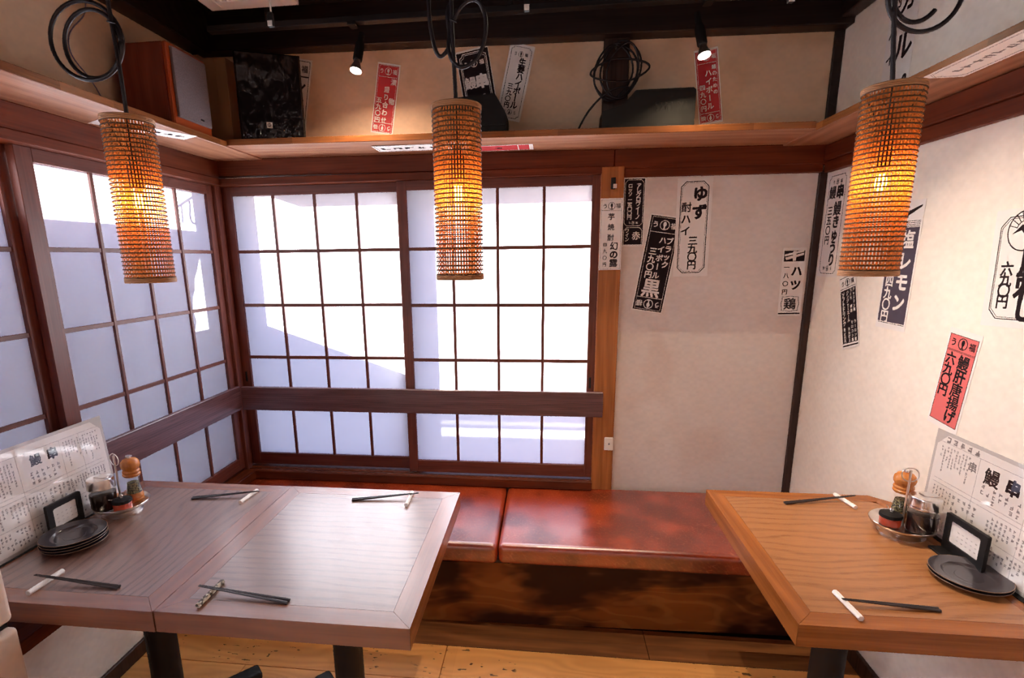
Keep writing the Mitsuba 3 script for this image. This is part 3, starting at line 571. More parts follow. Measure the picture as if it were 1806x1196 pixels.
    '九': [1,42,18,31,20,34,33,41,46,56,54,74,58,95,57,97,25,97,24,98,24,110,25,111,59,111,59,142,60,143,73,143,74,141,73,134,74,111,111,111,112,109,112,37,128,37,129,39,130,55,131,56,143,51,143,42,141,32,136,25,133,24,106,24,103,25,99,29,98,32,98,96,73,97,66,64,59,49,54,42,41,29,29,22,26,22],
    '二': [1,8,21,35,21,48,22,49,138,49,139,48,139,35,138,34,22,34,1,6,32,125,33,126,127,126,128,125,128,112,32,112],
    '五': [2,36,21,30,21,41,22,42,53,43,60,80,37,81,36,82,36,92,37,94,61,94,63,97,65,111,65,118,64,119,30,119,29,120,29,131,30,132,129,132,130,131,130,119,81,119,79,113,77,95,78,94,117,94,118,89,117,88,117,76,116,75,114,44,115,42,139,42,139,30,138,29,22,29,9,68,43,69,42,99,42,101,56,102,77,103,78,102,81,76,81,74,80],
    '八': [1,18,89,133,101,135,103,132,103,121,106,101,114,73,120,60,129,45,140,34,142,34,142,30,133,23,131,23,125,28,115,40,102,65,97,80,92,102,1,18,18,31,18,33,28,42,35,52,42,68,49,94,53,131,58,132,59,131,66,131,67,130,67,119,64,97,60,78,52,55,41,36,30,24,26,23],
    '六': [1,11,91,79,92,82,100,86,105,85,140,32,140,30,138,28,129,23,127,23,125,25,109,54,1,18,21,97,21,109,22,110,77,110,76,116,66,137,66,140,77,144,80,143,91,120,92,114,90,112,90,110,138,110,139,109,139,97,138,96,22,96,1,13,20,30,20,33,29,42,39,57,51,78,53,84,58,85,67,82,68,78,62,66,47,41,35,25,31,22],
    '円': [3,17,26,135,135,135,135,31,134,28,130,24,122,22,103,22,99,32,100,36,120,35,122,38,122,73,120,75,41,75,39,73,39,22,26,22,5,86,89,87,88,122,88,122,122,86,122,5,39,89,40,88,73,88,73,122,39,122],
    '刺': [1,11,101,34,102,35,122,36,122,141,123,142,134,142,135,141,135,29,131,24,126,22,106,21,1,7,95,129,96,130,106,130,108,128,108,56,107,54,95,54,2,52,18,38,18,42,24,45,41,63,50,80,50,95,48,96,39,96,37,94,37,69,25,69,25,108,49,108,50,115,49,116,21,116,21,128,22,129,49,129,50,143,51,144,61,144,63,142,64,129,90,129,91,128,91,117,90,116,64,116,63,115,64,108,87,108,88,107,88,75,82,69,74,69,69,67,70,64,89,52,89,48,85,41,81,40,69,51,63,53,63,23,62,22,50,22,49,53,47,53,39,41,25,29,22,31,6,64,96,63,95,63,81,75,80,76,95,74,96],
    '各': [4,48,18,73,18,77,39,82,57,89,66,94,66,97,51,110,32,95,29,95,21,103,21,105,23,107,34,113,46,123,55,133,62,145,67,145,75,142,75,139,71,133,72,131,117,131,120,129,123,126,123,124,120,119,102,100,95,96,95,94,114,85,142,77,141,73,135,65,127,66,123,68,120,67,120,23,119,22,106,22,105,27,55,27,52,21,41,21,40,22,40,67,37,68,29,65,23,65,5,55,59,54,58,55,40,106,41,105,59,7,57,74,58,72,103,72,104,73,103,75,101,75,81,86,7,64,119,63,115,71,108,81,102,93,110,99,118,98,119],
    '合': [2,24,19,97,40,107,57,118,73,133,80,144,82,145,93,139,90,134,90,132,101,121,120,109,140,100,142,98,142,96,134,86,130,87,115,95,113,89,47,89,46,92,44,93,29,85,27,85,20,93,5,61,104,62,102,101,102,102,103,81,122,2,13,39,77,40,78,121,78,123,76,123,24,121,22,110,22,108,24,107,29,54,29,52,22,40,22,39,23,5,54,65,53,64,54,42,108,43,107,65],
    '唐': [5,58,18,30,24,43,28,63,28,72,29,73,29,132,31,133,79,133,80,135,77,140,77,143,86,146,90,145,96,133,137,133,139,132,139,121,138,120,96,120,95,119,96,114,127,114,128,113,128,98,138,96,138,85,128,84,128,69,127,68,96,68,95,67,96,61,129,61,129,22,116,22,114,27,64,27,63,22,50,22,49,23,49,60,50,61,80,61,81,62,80,68,50,68,49,69,49,78,50,79,80,79,81,84,80,85,42,85,40,54,33,28,30,22,27,21,18,27,8,63,40,64,39,114,39,115,40,115,49,114,50,64,50,63,49,6,95,98,96,97,113,97,114,102,113,103,96,103,5,96,85,95,84,96,79,114,80,113,85,11,42,98,43,97,80,97,81,102,80,103,50,103,50,113,51,114,80,114,81,119,43,120],
    '四': [4,12,25,132,26,133,134,133,134,27,121,27,119,36,40,36,39,35,39,27,38,26,26,26,25,27,21,41,58,39,57,39,50,40,49,119,49,120,50,119,65,95,65,92,66,88,70,86,77,86,119,85,120,74,120,72,118,72,102,70,87,67,77,60,65,47,55,43,55,7,101,120,99,118,99,80,101,77,118,77,120,79,120,119,10,39,69,40,68,44,69,51,76,54,82,58,98,58,107,59,108,58,120,39,119],
    '塩': [5,60,18,55,20,57,35,63,35,99,21,100,21,113,35,114,35,142,36,143,47,143,48,142,48,114,49,113,60,113,62,114,70,129,76,145,88,142,88,137,86,133,87,130,138,130,139,129,139,117,80,117,78,115,79,112,127,112,128,111,128,77,127,76,71,76,70,77,70,99,68,99,63,95,57,100,49,100,48,99,48,70,49,69,51,69,57,72,61,72,63,70,133,71,134,70,134,39,141,38,141,26,140,25,49,25,48,26,48,37,49,38,63,39,63,59,56,57,26,43,22,43,5,113,39,114,38,121,39,120,59,113,58,5,83,89,84,88,114,88,115,99,84,100,5,94,39,95,38,102,39,101,59,94,58,5,75,39,76,38,83,39,82,59,75,58],
    '姜': [2,86,20,63,20,73,21,74,57,74,61,79,60,81,22,81,21,82,21,92,22,93,73,94,72,99,32,99,31,101,32,111,73,112,72,116,26,116,25,118,26,128,51,129,51,132,45,138,45,141,56,145,62,139,69,128,91,128,94,131,102,144,107,144,113,142,115,140,115,138,109,130,109,128,134,128,135,127,135,117,134,116,87,116,86,115,87,111,127,111,128,110,128,99,87,99,86,94,87,93,138,93,139,92,139,82,138,81,78,81,75,76,76,74,139,74,140,73,140,62,115,62,108,52,101,45,103,43,113,41,137,33,138,29,130,23,123,22,99,31,84,34,69,28,57,25,27,21,25,22,23,28,21,30,22,34,46,36,56,38,58,40,56,42,38,45,38,49,46,57,47,62,21,62,7,61,55,62,53,84,49,93,55,96,61,95,62,66,62],
    '山': [1,25,28,117,30,118,40,118,42,116,42,47,72,46,73,142,74,143,86,143,87,142,87,47,117,46,118,47,118,116,120,118,131,118,132,117,132,23,131,22,120,22,118,24,118,31,117,32,29,32,28,33],
    '幻': [2,38,21,93,25,95,35,112,45,133,48,143,52,144,60,141,62,139,62,136,42,97,53,96,59,97,67,112,73,111,80,107,76,97,63,76,62,72,63,71,68,73,73,72,85,45,88,36,88,31,82,28,76,27,73,38,71,41,26,32,22,41,22,45,24,45,35,57,50,82,49,83,41,83,25,80,21,89,6,48,53,48,51,54,51,66,53,61,69,58,69,1,25,90,37,91,40,113,39,117,43,119,50,120,68,121,69,123,118,122,119,76,119,75,120,75,131,76,132,136,132,137,124,136,123,135,72,134,71,133,49,130,36,125,29,118,26,95,26,93,28,93,31],
    '揚': [2,77,17,74,19,76,35,80,37,82,37,104,20,105,20,118,37,119,37,143,38,144,50,144,50,119,62,118,63,117,63,106,62,105,50,104,51,86,58,87,62,91,140,91,141,90,141,80,140,79,91,79,88,75,89,73,136,73,137,72,135,43,133,32,131,27,124,22,106,22,102,30,93,22,89,22,82,28,83,31,92,38,100,49,104,58,103,61,98,61,88,45,68,26,66,25,63,26,57,32,57,34,71,44,83,59,82,61,78,61,64,48,61,48,54,55,72,72,74,76,74,78,73,79,65,79,63,75,50,70,50,30,49,27,43,23,39,22,26,22,24,25,22,34,23,35,37,36,37,65,35,66,24,62,20,62,8,105,36,106,34,118,34,120,35,123,51,122,61,118,60,112,46,3,8,70,139,71,140,131,140,132,139,132,96,131,95,71,95,70,96,6,83,107,84,106,118,106,119,111,118,112,84,112,6,83,124,84,123,118,123,119,128,118,129,84,129],
    '漬': [4,67,26,133,26,136,32,143,35,143,45,138,56,131,58,137,88,137,90,144,102,144,104,137,136,137,137,128,132,125,133,123,133,114,131,113,104,113,103,111,104,110,140,110,141,109,141,100,139,98,131,97,132,95,132,44,130,42,126,42,125,41,126,39,140,32,142,30,142,28,135,22,130,22,125,26,105,36,103,36,102,42,93,42,92,41,92,38,82,31,66,24,55,21,49,27,48,31,63,36,70,39,71,41,70,42,63,43,63,95,64,97,53,99,53,109,54,110,88,110,89,112,63,113,61,116,62,126,58,126,52,118,49,118,38,127,6,76,54,77,53,118,53,119,56,117,58,77,58,6,76,69,77,68,118,68,119,70,117,72,77,72,6,76,83,77,82,118,82,119,85,118,86,77,86,1,11,23,30,23,34,31,46,45,74,47,76,50,75,57,69,57,67,38,29,35,24,31,24,1,10,19,98,19,101,22,105,25,108,28,108,48,98,52,93,47,85,44,83,36,89],
    '焼': [2,121,18,85,21,89,24,98,26,117,29,118,37,116,38,117,38,142,39,143,50,143,51,142,51,108,52,107,54,108,58,122,66,122,66,131,93,131,94,143,95,144,106,144,107,143,107,131,135,131,136,130,136,120,135,119,108,119,107,104,94,104,94,117,92,119,71,119,63,100,74,99,76,101,76,115,88,115,90,99,111,99,112,100,112,114,113,115,125,115,125,100,127,99,140,99,141,98,141,88,140,87,125,86,125,76,140,75,141,65,140,63,119,63,117,62,117,36,118,35,129,35,130,37,130,48,134,49,136,47,142,45,141,31,139,27,134,23,111,23,109,24,105,28,104,32,104,62,95,63,93,61,93,54,90,43,86,36,77,28,62,22,56,29,55,32,57,34,60,34,70,39,74,42,79,53,80,62,79,63,61,63,61,74,62,75,76,75,76,86,75,87,61,87,61,90,60,91,58,89,51,89,50,69,67,49,67,45,60,38,58,38,51,49,46,51,35,29,29,22,25,22,23,26,19,28,19,32,27,42,35,61,38,80,38,101,35,100,33,88,28,79,20,82,5,89,76,90,75,111,75,112,86,90,87],
    '物': [2,95,18,91,24,114,26,135,27,137,32,137,39,135,37,119,41,118,42,143,43,144,55,144,55,119,68,118,70,111,72,112,78,126,83,144,89,144,95,142,95,138,91,126,92,123,139,123,140,117,139,116,139,97,138,96,136,58,133,39,129,29,125,25,120,23,102,23,99,32,100,37,115,36,119,41,122,54,123,71,124,72,125,100,126,101,125,109,123,108,120,92,113,71,102,48,93,35,82,24,78,24,75,28,71,29,70,33,85,46,94,61,102,78,108,96,111,110,106,110,104,109,100,94,92,76,81,59,73,51,70,51,63,56,62,60,69,65,81,83,89,100,91,110,86,110,84,109,83,104,76,92,70,85,71,75,68,73,59,71,55,69,55,22,43,22,42,23,42,64,37,64,22,59,19,67,20,73,40,78,42,80,42,104,34,104,29,86,25,86,20,89,11,55,85,56,84,60,84,64,86,64,89,60,91,60,94,67,103,66,105,57,105,55,103],
    '生': [1,44,21,38,22,39,72,39,73,40,73,68,36,68,35,69,35,80,36,81,73,81,73,106,47,106,40,94,33,85,28,86,21,91,21,94,31,107,39,123,45,142,58,140,58,135,53,122,54,119,73,119,73,143,74,144,87,144,87,121,89,119,133,119,133,106,87,105,87,81,128,81,129,80,129,69,128,68,88,68,87,40,88,39,139,39,139,26,21,26],
    '盛': [8,54,20,69,20,73,26,82,30,95,31,129,32,130,78,130,79,132,78,133,78,143,79,144,91,144,92,131,94,130,103,130,104,132,97,137,97,140,104,144,108,144,114,140,123,130,136,130,137,129,137,118,128,117,129,113,127,109,111,88,115,83,124,80,127,85,128,95,132,95,139,91,139,82,136,73,133,69,125,66,125,38,126,37,139,37,140,36,140,25,139,24,21,24,20,25,20,36,21,37,36,38,36,66,34,67,31,63,28,63,7,96,116,98,109,103,101,111,108,115,116,114,117,97,117,5,85,70,86,68,110,68,111,69,100,79,5,100,56,99,55,99,38,110,37,111,55,9,46,117,45,116,46,110,76,110,75,81,77,81,91,90,86,102,81,117,5,75,56,74,55,74,38,85,37,86,55,16,36,70,37,68,77,68,78,69,72,76,66,73,48,73,45,83,47,85,49,84,61,84,63,94,63,97,62,98,44,98,42,85,5,49,38,50,37,61,38,60,56,49,55],
    '福': [1,7,66,137,67,138,138,138,139,127,138,126,67,126,66,127,5,45,16,66,20,71,27,75,39,87,51,105,50,107,22,107,21,108,21,119,22,120,39,121,39,123,31,137,31,140,38,143,42,143,53,124,52,120,64,120,69,116,68,110,56,89,65,80,67,80,68,83,137,83,138,82,138,23,137,22,125,22,123,28,81,28,79,22,67,22,67,62,62,63,53,72,52,71,52,23,51,22,39,22,39,66,36,66,27,57,22,56,5,108,41,109,40,123,40,124,48,109,49,5,108,62,109,61,123,61,124,70,109,71,5,80,41,81,40,94,40,95,48,81,49,5,80,62,81,61,94,61,95,70,81,71,2,6,74,121,131,121,132,120,132,88,131,87,74,87,6,86,100,87,99,118,99,119,108,118,109,87,109],
    '緑': [7,96,19,32,23,45,25,62,22,64,22,67,19,74,31,84,36,90,36,93,35,94,31,94,22,92,19,100,19,105,24,107,31,117,45,145,56,141,57,138,40,108,47,107,50,110,58,125,62,124,68,120,69,116,56,95,57,94,63,95,64,91,66,90,67,91,67,99,69,100,117,100,118,101,118,106,117,107,76,107,75,108,75,118,77,119,117,119,118,126,117,127,73,127,72,128,72,138,73,139,130,139,131,138,131,101,140,99,140,88,133,87,132,86,140,80,140,77,120,59,127,51,142,42,142,39,136,32,132,32,127,35,111,49,110,48,110,29,108,25,100,22,87,22,83,33,85,35,97,34,97,48,92,47,74,33,71,33,68,37,58,35,53,54,51,55,50,53,51,52,53,30,43,27,41,29,40,48,39,55,37,56,36,55,35,45,30,25,26,24,23,26,20,26,6,110,73,112,70,115,70,126,80,129,87,110,87,5,80,85,94,70,97,70,97,87,81,87,8,62,62,66,48,68,46,87,58,82,66,70,76,69,73,71,65,6,66,84,67,80,69,80,75,83,76,86,67,87,12,26,63,26,61,36,60,37,59,42,61,50,61,52,63,58,64,59,66,58,69,55,69,31,65,6,45,82,46,80,53,80,55,81,53,90,50,90],
    '肝': [3,48,18,29,24,44,27,62,28,139,29,140,69,140,69,94,70,93,97,93,98,94,98,123,74,124,73,125,73,137,75,138,135,138,137,137,137,125,136,124,113,124,112,123,112,94,140,93,141,92,141,80,140,79,112,78,112,23,111,22,98,22,98,78,97,79,69,79,69,30,65,25,59,23,45,23,41,33,42,36,57,37,57,64,56,65,41,65,39,63,37,43,30,22,26,22,19,26,5,42,96,40,89,41,78,57,79,56,96,5,42,127,41,126,41,109,57,109,57,127],
    '芋': [2,56,21,64,21,75,22,76,73,76,74,77,73,92,32,92,31,93,31,104,32,105,52,105,52,117,51,118,23,118,22,119,22,130,23,131,51,131,52,144,64,144,66,131,93,131,95,144,107,144,108,143,109,131,137,131,138,130,138,119,137,118,109,118,108,117,108,105,129,105,130,104,130,93,129,92,89,92,88,77,89,76,138,76,139,75,139,64,138,63,89,63,87,30,82,24,73,22,54,22,49,33,49,35,51,36,72,35,74,36,73,63,22,63,5,65,106,66,105,94,105,94,117,66,118],
    '茶': [4,78,19,78,20,82,35,87,47,93,63,104,62,106,50,106,48,118,23,118,22,119,22,130,23,131,49,131,49,143,50,144,62,144,63,143,63,132,64,131,96,131,97,144,110,144,112,131,138,131,138,118,112,118,110,106,99,106,98,105,99,102,113,94,130,86,142,82,142,79,134,70,123,73,123,63,107,62,109,58,118,52,133,37,134,33,126,27,122,27,104,47,95,53,95,56,102,60,102,63,88,63,87,62,87,29,86,26,80,22,61,21,58,29,58,34,73,35,73,62,72,63,55,63,54,62,54,60,61,59,63,57,61,52,47,35,36,26,33,26,25,33,25,36,31,39,43,50,50,62,49,63,37,63,37,72,26,70,15,48,78,49,76,72,76,73,92,87,92,88,76,114,76,115,77,114,79,107,82,93,91,81,101,73,93,71,93,61,85,5,89,111,95,106,97,106,97,118,89,118,5,63,118,64,106,66,106,74,114,74,118],
    '赤': [1,12,108,78,116,82,120,82,122,80,140,51,141,47,139,45,131,41,129,41,127,43,120,58,109,74,1,56,23,89,23,100,24,101,73,101,72,116,36,116,35,117,35,128,36,129,72,129,73,143,74,144,86,144,87,143,88,129,125,129,126,127,125,116,88,116,88,101,137,101,138,100,138,89,137,88,104,87,104,33,102,27,99,24,91,22,76,22,74,24,74,27,71,33,71,35,73,36,86,35,90,37,90,86,89,88,75,88,73,87,73,66,69,51,64,41,57,32,49,25,42,22,34,30,34,33,39,35,47,42,56,57,59,68,60,86,58,88,24,88,1,11,19,49,19,51,26,57,31,65,39,82,43,82,52,79,52,75,46,63,31,43,28,42],
    '酎': [6,49,20,128,20,138,21,139,79,139,79,127,63,127,63,116,77,116,78,114,114,114,116,116,116,143,117,144,128,144,129,143,129,115,141,114,141,102,129,100,129,30,127,26,123,23,119,22,98,21,96,22,95,28,93,31,93,35,114,35,116,37,116,100,80,101,78,102,77,101,77,24,66,24,64,31,35,31,34,30,34,23,33,22,23,22,22,23,22,115,23,116,36,116,36,126,35,127,21,127,6,34,44,35,43,64,43,65,51,64,52,35,52,13,34,64,35,63,65,64,65,71,54,72,52,75,50,104,47,102,47,86,45,79,39,69,37,67,34,67,6,62,104,61,103,61,82,64,81,65,82,65,103,5,47,117,48,116,51,117,50,127,47,126,7,34,87,35,86,37,86,38,93,38,102,36,104,34,103,1,12,84,90,91,94,95,94,97,92,109,69,111,63,111,61,109,59,102,56,98,57,96,65,84,87],
    '露': [11,62,21,34,28,36,29,89,30,90,38,90,39,91,37,94,36,99,25,99,24,100,24,124,25,125,72,125,73,126,72,128,32,128,31,130,31,138,32,139,128,139,129,138,129,129,128,128,87,128,86,127,87,125,135,125,136,124,136,100,135,99,123,99,121,92,106,92,105,91,106,89,127,89,131,87,132,83,119,66,122,63,131,60,142,58,142,54,136,47,129,47,129,23,128,22,117,22,116,25,96,25,94,22,83,22,82,23,82,46,81,47,58,45,59,38,77,40,78,39,78,29,76,28,22,23,5,120,113,120,102,123,103,123,113,122,114,5,95,37,96,36,116,36,117,43,96,44,5,99,77,106,72,112,78,111,79,100,79,5,102,56,103,54,108,54,109,55,106,58,12,58,58,59,57,73,57,91,63,94,66,90,71,87,71,79,65,75,66,74,62,72,61,59,61,11,75,90,74,89,74,78,75,77,84,82,90,89,91,92,90,93,89,114,86,113,86,90,10,68,92,69,90,73,91,73,113,72,114,70,113,70,105,68,103,70,100,70,94,6,41,73,42,72,60,72,61,78,60,79,42,79,6,41,61,40,60,40,37,44,36,46,38,46,60,6,39,102,40,103,40,113,38,114,37,113,37,103],
    '馬': [4,61,19,28,19,31,25,37,29,45,33,61,36,62,35,64,35,137,36,138,129,138,129,126,90,126,88,124,89,117,124,117,125,116,125,106,124,105,89,105,88,104,89,96,124,96,125,95,125,85,124,84,89,84,88,77,90,75,137,75,137,60,136,59,135,41,132,29,129,25,124,22,102,22,99,30,100,35,117,34,119,35,121,42,123,56,123,62,122,63,106,62,117,44,116,41,109,38,105,39,102,46,94,57,98,61,98,63,40,63,39,60,45,59,46,56,41,39,37,31,30,23,27,23,6,49,76,50,75,73,75,75,77,75,83,50,84,5,49,97,50,96,74,96,75,104,50,105,6,49,118,50,117,74,117,75,124,73,126,50,126,1,9,74,57,78,59,85,59,92,42,93,33,87,31,81,32,79,42,74,53,1,6,52,57,57,58,64,57,68,38,68,29,56,27],
    '鰻': [15,67,18,28,22,33,25,40,27,55,28,57,26,59,26,94,19,100,18,103,22,108,29,121,36,144,48,143,47,133,61,133,67,128,61,113,71,112,73,110,73,100,74,99,80,100,78,102,78,139,79,140,132,140,133,139,133,102,131,100,132,99,137,99,137,71,74,71,73,69,74,68,131,68,136,65,136,62,133,56,120,40,121,39,142,33,142,30,136,22,131,22,118,26,107,32,83,23,73,22,68,29,67,40,64,39,65,31,64,30,55,29,53,41,51,42,50,41,50,29,49,28,40,27,40,40,38,42,36,41,34,31,28,22,21,24,5,119,82,120,81,125,81,125,89,119,89,6,90,113,91,112,119,112,120,115,119,116,91,116,6,90,127,91,126,119,126,120,128,119,129,91,129,7,99,54,104,48,107,48,114,52,114,55,113,56,100,56,5,102,82,103,81,108,81,108,89,102,89,8,72,54,79,36,82,36,93,41,93,43,86,49,81,56,73,56,5,86,82,87,81,91,82,90,89,86,88,4,59,56,61,56,61,58,59,58,5,56,79,55,78,55,71,60,70,61,78,6,56,100,55,99,55,91,59,90,61,92,61,99,7,31,56,38,54,39,55,53,55,54,57,53,58,32,58,5,39,113,40,112,47,112,50,120,43,121,5,38,71,39,70,44,71,43,79,38,78,5,38,99,39,90,42,90,44,91,43,100],
    '鶏': [7,114,19,29,19,32,27,36,36,45,41,56,40,58,21,58,20,59,20,69,21,70,42,70,43,71,42,78,24,78,23,79,23,89,24,90,42,90,43,99,45,101,43,112,40,119,40,124,32,125,31,123,36,114,40,100,33,96,28,96,24,111,21,116,21,120,25,121,26,123,22,125,20,135,54,139,68,143,73,143,79,136,79,132,51,126,57,105,56,101,56,91,76,90,77,89,77,79,76,78,57,78,56,71,57,70,80,70,81,71,81,115,78,114,73,101,69,95,65,95,59,98,68,125,70,127,80,124,81,132,97,132,101,144,113,143,115,141,112,134,113,132,132,132,133,131,133,92,132,91,94,91,93,90,94,87,140,87,141,86,141,76,94,76,93,75,94,72,139,72,140,71,137,34,136,30,132,24,128,22,110,22,108,28,109,34,106,39,104,49,102,50,101,49,102,31,98,30,92,31,92,41,91,47,89,48,88,47,86,35,80,25,76,26,69,30,64,30,51,45,49,44,46,37,35,26,29,22,25,22,5,122,59,124,55,127,55,127,61,122,61,9,112,35,113,33,123,33,125,37,125,41,121,41,116,50,114,48,117,38,6,93,103,94,102,119,102,120,105,119,106,94,106,6,93,118,94,117,119,117,120,120,119,121,94,121,10,82,59,87,58,90,55,99,56,101,55,103,57,112,58,113,60,112,61,83,61,6,58,56,72,41,75,41,78,51,78,58,59,58],
    '黒': [5,65,21,52,21,63,72,63,73,64,72,70,33,70,32,71,32,81,33,82,72,82,73,83,72,88,36,88,35,89,35,139,36,140,124,140,126,139,126,89,125,88,87,88,86,83,87,82,129,82,130,80,129,70,87,70,86,65,88,63,139,63,139,52,138,51,125,51,124,50,138,32,140,28,139,25,131,22,126,23,119,35,110,44,110,47,114,49,113,51,96,50,104,29,104,25,92,22,84,43,84,46,87,48,91,48,92,51,48,51,47,49,49,46,44,35,36,24,32,21,30,21,22,25,21,29,29,36,35,50,22,51,6,86,121,88,119,111,119,112,127,111,128,87,128,5,87,108,86,107,87,100,112,101,111,108,6,48,101,49,100,72,100,73,107,72,108,49,108,5,48,120,49,119,72,119,73,127,49,128,1,8,58,47,61,48,70,48,71,47,73,36,73,24,63,22,60,23],
}
def read_glyphs():
    out = {}
    for ch, d in OUTLINES.items():
        i, ps = 0, []
        while i < len(d):
            m, rs = d[i], []
            i += 1
            for _ in range(m):
                c = d[i]
                rs.append([(d[i + 1 + 2 * j] - 80.0, d[i + 2 + 2 * j] - 83.0) for j in range(c)])
                i += 1 + 2 * c
            ps.append(Polygon(rs[0], rs[1:]).buffer(0))
        out[ch] = union_all(ps)
    return out
G = read_glyphs()

class Sheet:
    """A flat sheet of w x h metres; marks are given in fractions: u across (0..1), v down (0..1), sizes in fractions of w."""
    def __init__(s, w, h):
        s.w, s.h, s.ink = w, h, {}
    def add(s, layer, poly):
        s.ink.setdefault(layer, []).append(poly)
    def xy(s, u, v):
        return ((u - 0.5) * s.w, (0.5 - v) * s.h)
    def rect(s, layer, u0, v0, u1, v1):
        a, b = s.xy(u0, v0), s.xy(u1, v1)
        s.add(layer, sbox(min(a[0], b[0]), min(a[1], b[1]), max(a[0], b[0]), max(a[1], b[1])))
    def glyph(s, layer, ch, u, v, size, bold=0.0, rot=0.0, sx=1.0, sy=1.0):
        g = G[ch]
        if ch == 'ー':
            g = affinity.rotate(g, 90, origin=(0, 0))
        if ch in '露鰻鶏黒福焼盛漬酎塩唐揚縁緑赤幻':
            bold *= 0.25
        if bold:
            g = g.buffer(bold * 128)
        g = affinity.scale(g, sx, sy, origin=(0, 0))
        if rot:
            g = affinity.rotate(g, rot, origin=(0, 0))
        q = size * s.w / 128
        x, y = s.xy(u, v)
        s.add(layer, affinity.affine_transform(g, [q, 0, 0, q, x, y]))
    def col(s, layer, text, u, v0, v1, size, bold=0.0, sx=1.0, sy=1.0):
        n = len(text)
        for i, ch in enumerate(text):
            if ch != ' ':
                s.glyph(layer, ch, u, v0 + (v1 - v0) * (i / max(n - 1, 1)), size, bold, 0, sx, sy)
    def outline(s, layer, m, wd, corner='square', c=0.12, bottom=None):
        W, H = s.w / 2 - m * s.w, s.h / 2 - m * s.w
        c = c * s.w
        if corner == 'square':
            P = sbox(-W, -H, W, H)
        elif corner == 'cut':
            P = Polygon([(-W + c, H), (W - c, H), (W, H - c), (W, -H + c), (W - c, -H), (-W + c, -H), (-W, -H + c), (-W, H - c)])
        else:
            P = sbox(-W, -H, W, H)
            for a in (-1, 1):
                for b in (-1, 1):
                    P = P.difference(Point(a * W, b * H).buffer(c, 12))
        s.add(layer, P.difference(P.buffer(-wd * s.w)))
    def emblem(s, layer, v, size=0.13, flip=False, mid=0.5, gap=0.29, uu=True):
        x, y = s.xy(mid, v)
        R = size * s.w
        s.add(layer, Point(x, y).buffer(R, 20).difference(Point(x, y).buffer(R * 0.86, 20)))
        d = -1 if flip else 1
        s.add(layer, union_all([affinity.scale(Point(x, y + d * R * 0.18).buffer(R * 0.34, 12), 1, 1.5), sbox(x - R * 0.12, y - R * 0.8, x + R * 0.12, y + R * 0.6),
                                sbox(x - R * 0.32, y - d * R * 0.74 - R * 0.06, x + R * 0.32, y - d * R * 0.74 + R * 0.06)]))
        r = 180 if flip else 0
        if uu:
            s.glyph(layer, 'う', mid - gap * d, v, size * 1.35, 0.01, r)
        s.glyph(layer, '福', mid + gap * d, v, size * 1.35, 0.01, r)
    def marks(s, layer, u0, v0, u1, v1, size, seed, fill=0.85, aspect=1.0):
        """Fine print too small to read: rows of small stroke clusters set in upright columns."""
        r = random.Random(seed)
        q = size * s.w
        nu, nv = max(1, int((u1 - u0) * s.w / (q * 1.35))), max(1, int((v1 - v0) * s.h / (q * 1.1)))
        for i in range(nu):
            ln = r.uniform(0.35, 1.0)
            for j in range(nv):
                if j / nv > ln or r.random() > fill:
                    continue
                x, y = s.xy(u0 + (i + 0.5) / nu * (u1 - u0), v0 + (j + 0.5) / nv * (v1 - v0))
                st = q * 0.09
                for _ in range(3):
                    a = r.uniform(-0.38, 0.38) * q
                    s.add(layer, sbox(x - q * r.uniform(0.2, 0.42), y + a - st, x + q * r.uniform(0.2, 0.42), y + a + st))
                a = r.uniform(-0.3, 0.3) * q
                s.add(layer, sbox(x + a - st, y - q * 0.42, x + a + st, y + q * 0.42))
    def build(s, key, M, mats, base='paper_white', thick=0.0005, names=None):
        to = T(M.tolist())
        part(key, 'sheet', cbox(-s.w / 2, s.w / 2, -s.h / 2, s.h / 2, 0, thick, 0), base, at=to)
        z = thick
        for i, layer in enumerate(mats):
            if layer in s.ink:
                m = cat([extrude(p, z - 0.0001, z + 0.0003) for p in s.ink[layer]])
                part(key, (names or {}).get(layer, 'printed_field' if layer == 'field' else 'lettering'), m, mats[layer], at=to)
                z += 0.0003

def wall_frame(quad, side, depth=0.0):
    """Frame and size of the sheet whose corners (top left, top right, bottom right, bottom left) lie on a wall, as seen from the room."""
    q = np.array(quad, float)
    ex = ((q[1] - q[0]) + (q[2] - q[3])) / 2
    ey = ((q[0] - q[3]) + (q[1] - q[2])) / 2
    w, h = np.linalg.norm(ex), np.linalg.norm(ey)
    n = np.array([0, -1, 0.0]) if side == 'back' else np.array([-1.0, 0, 0])
    ey = ey / h
    ex = np.cross(ey, n)
    return frame(q.mean(0) + n * depth, ex, n), w, h

GP = 'paper menu strips on the walls'
def strip(label, quad, side, depth=0.0008):
    M, w, h = wall_frame(quad, side, depth)
    return thing('menu_strip', label, 'menu strip'), M, Sheet(w, h)
def bw(y, *xz):
    return [(x, y, z) for x, z in xz]
def rw(x, *yz):
    return [(x, y, z) for y, z in yz]
WHITE = {'ink': 'ink_black'}
DARK = {'field': 'ink_black', 'ink': 'paper_white'}
RED = {'field': 'ink_red', 'ink': 'paper_white'}
YW = -0.020

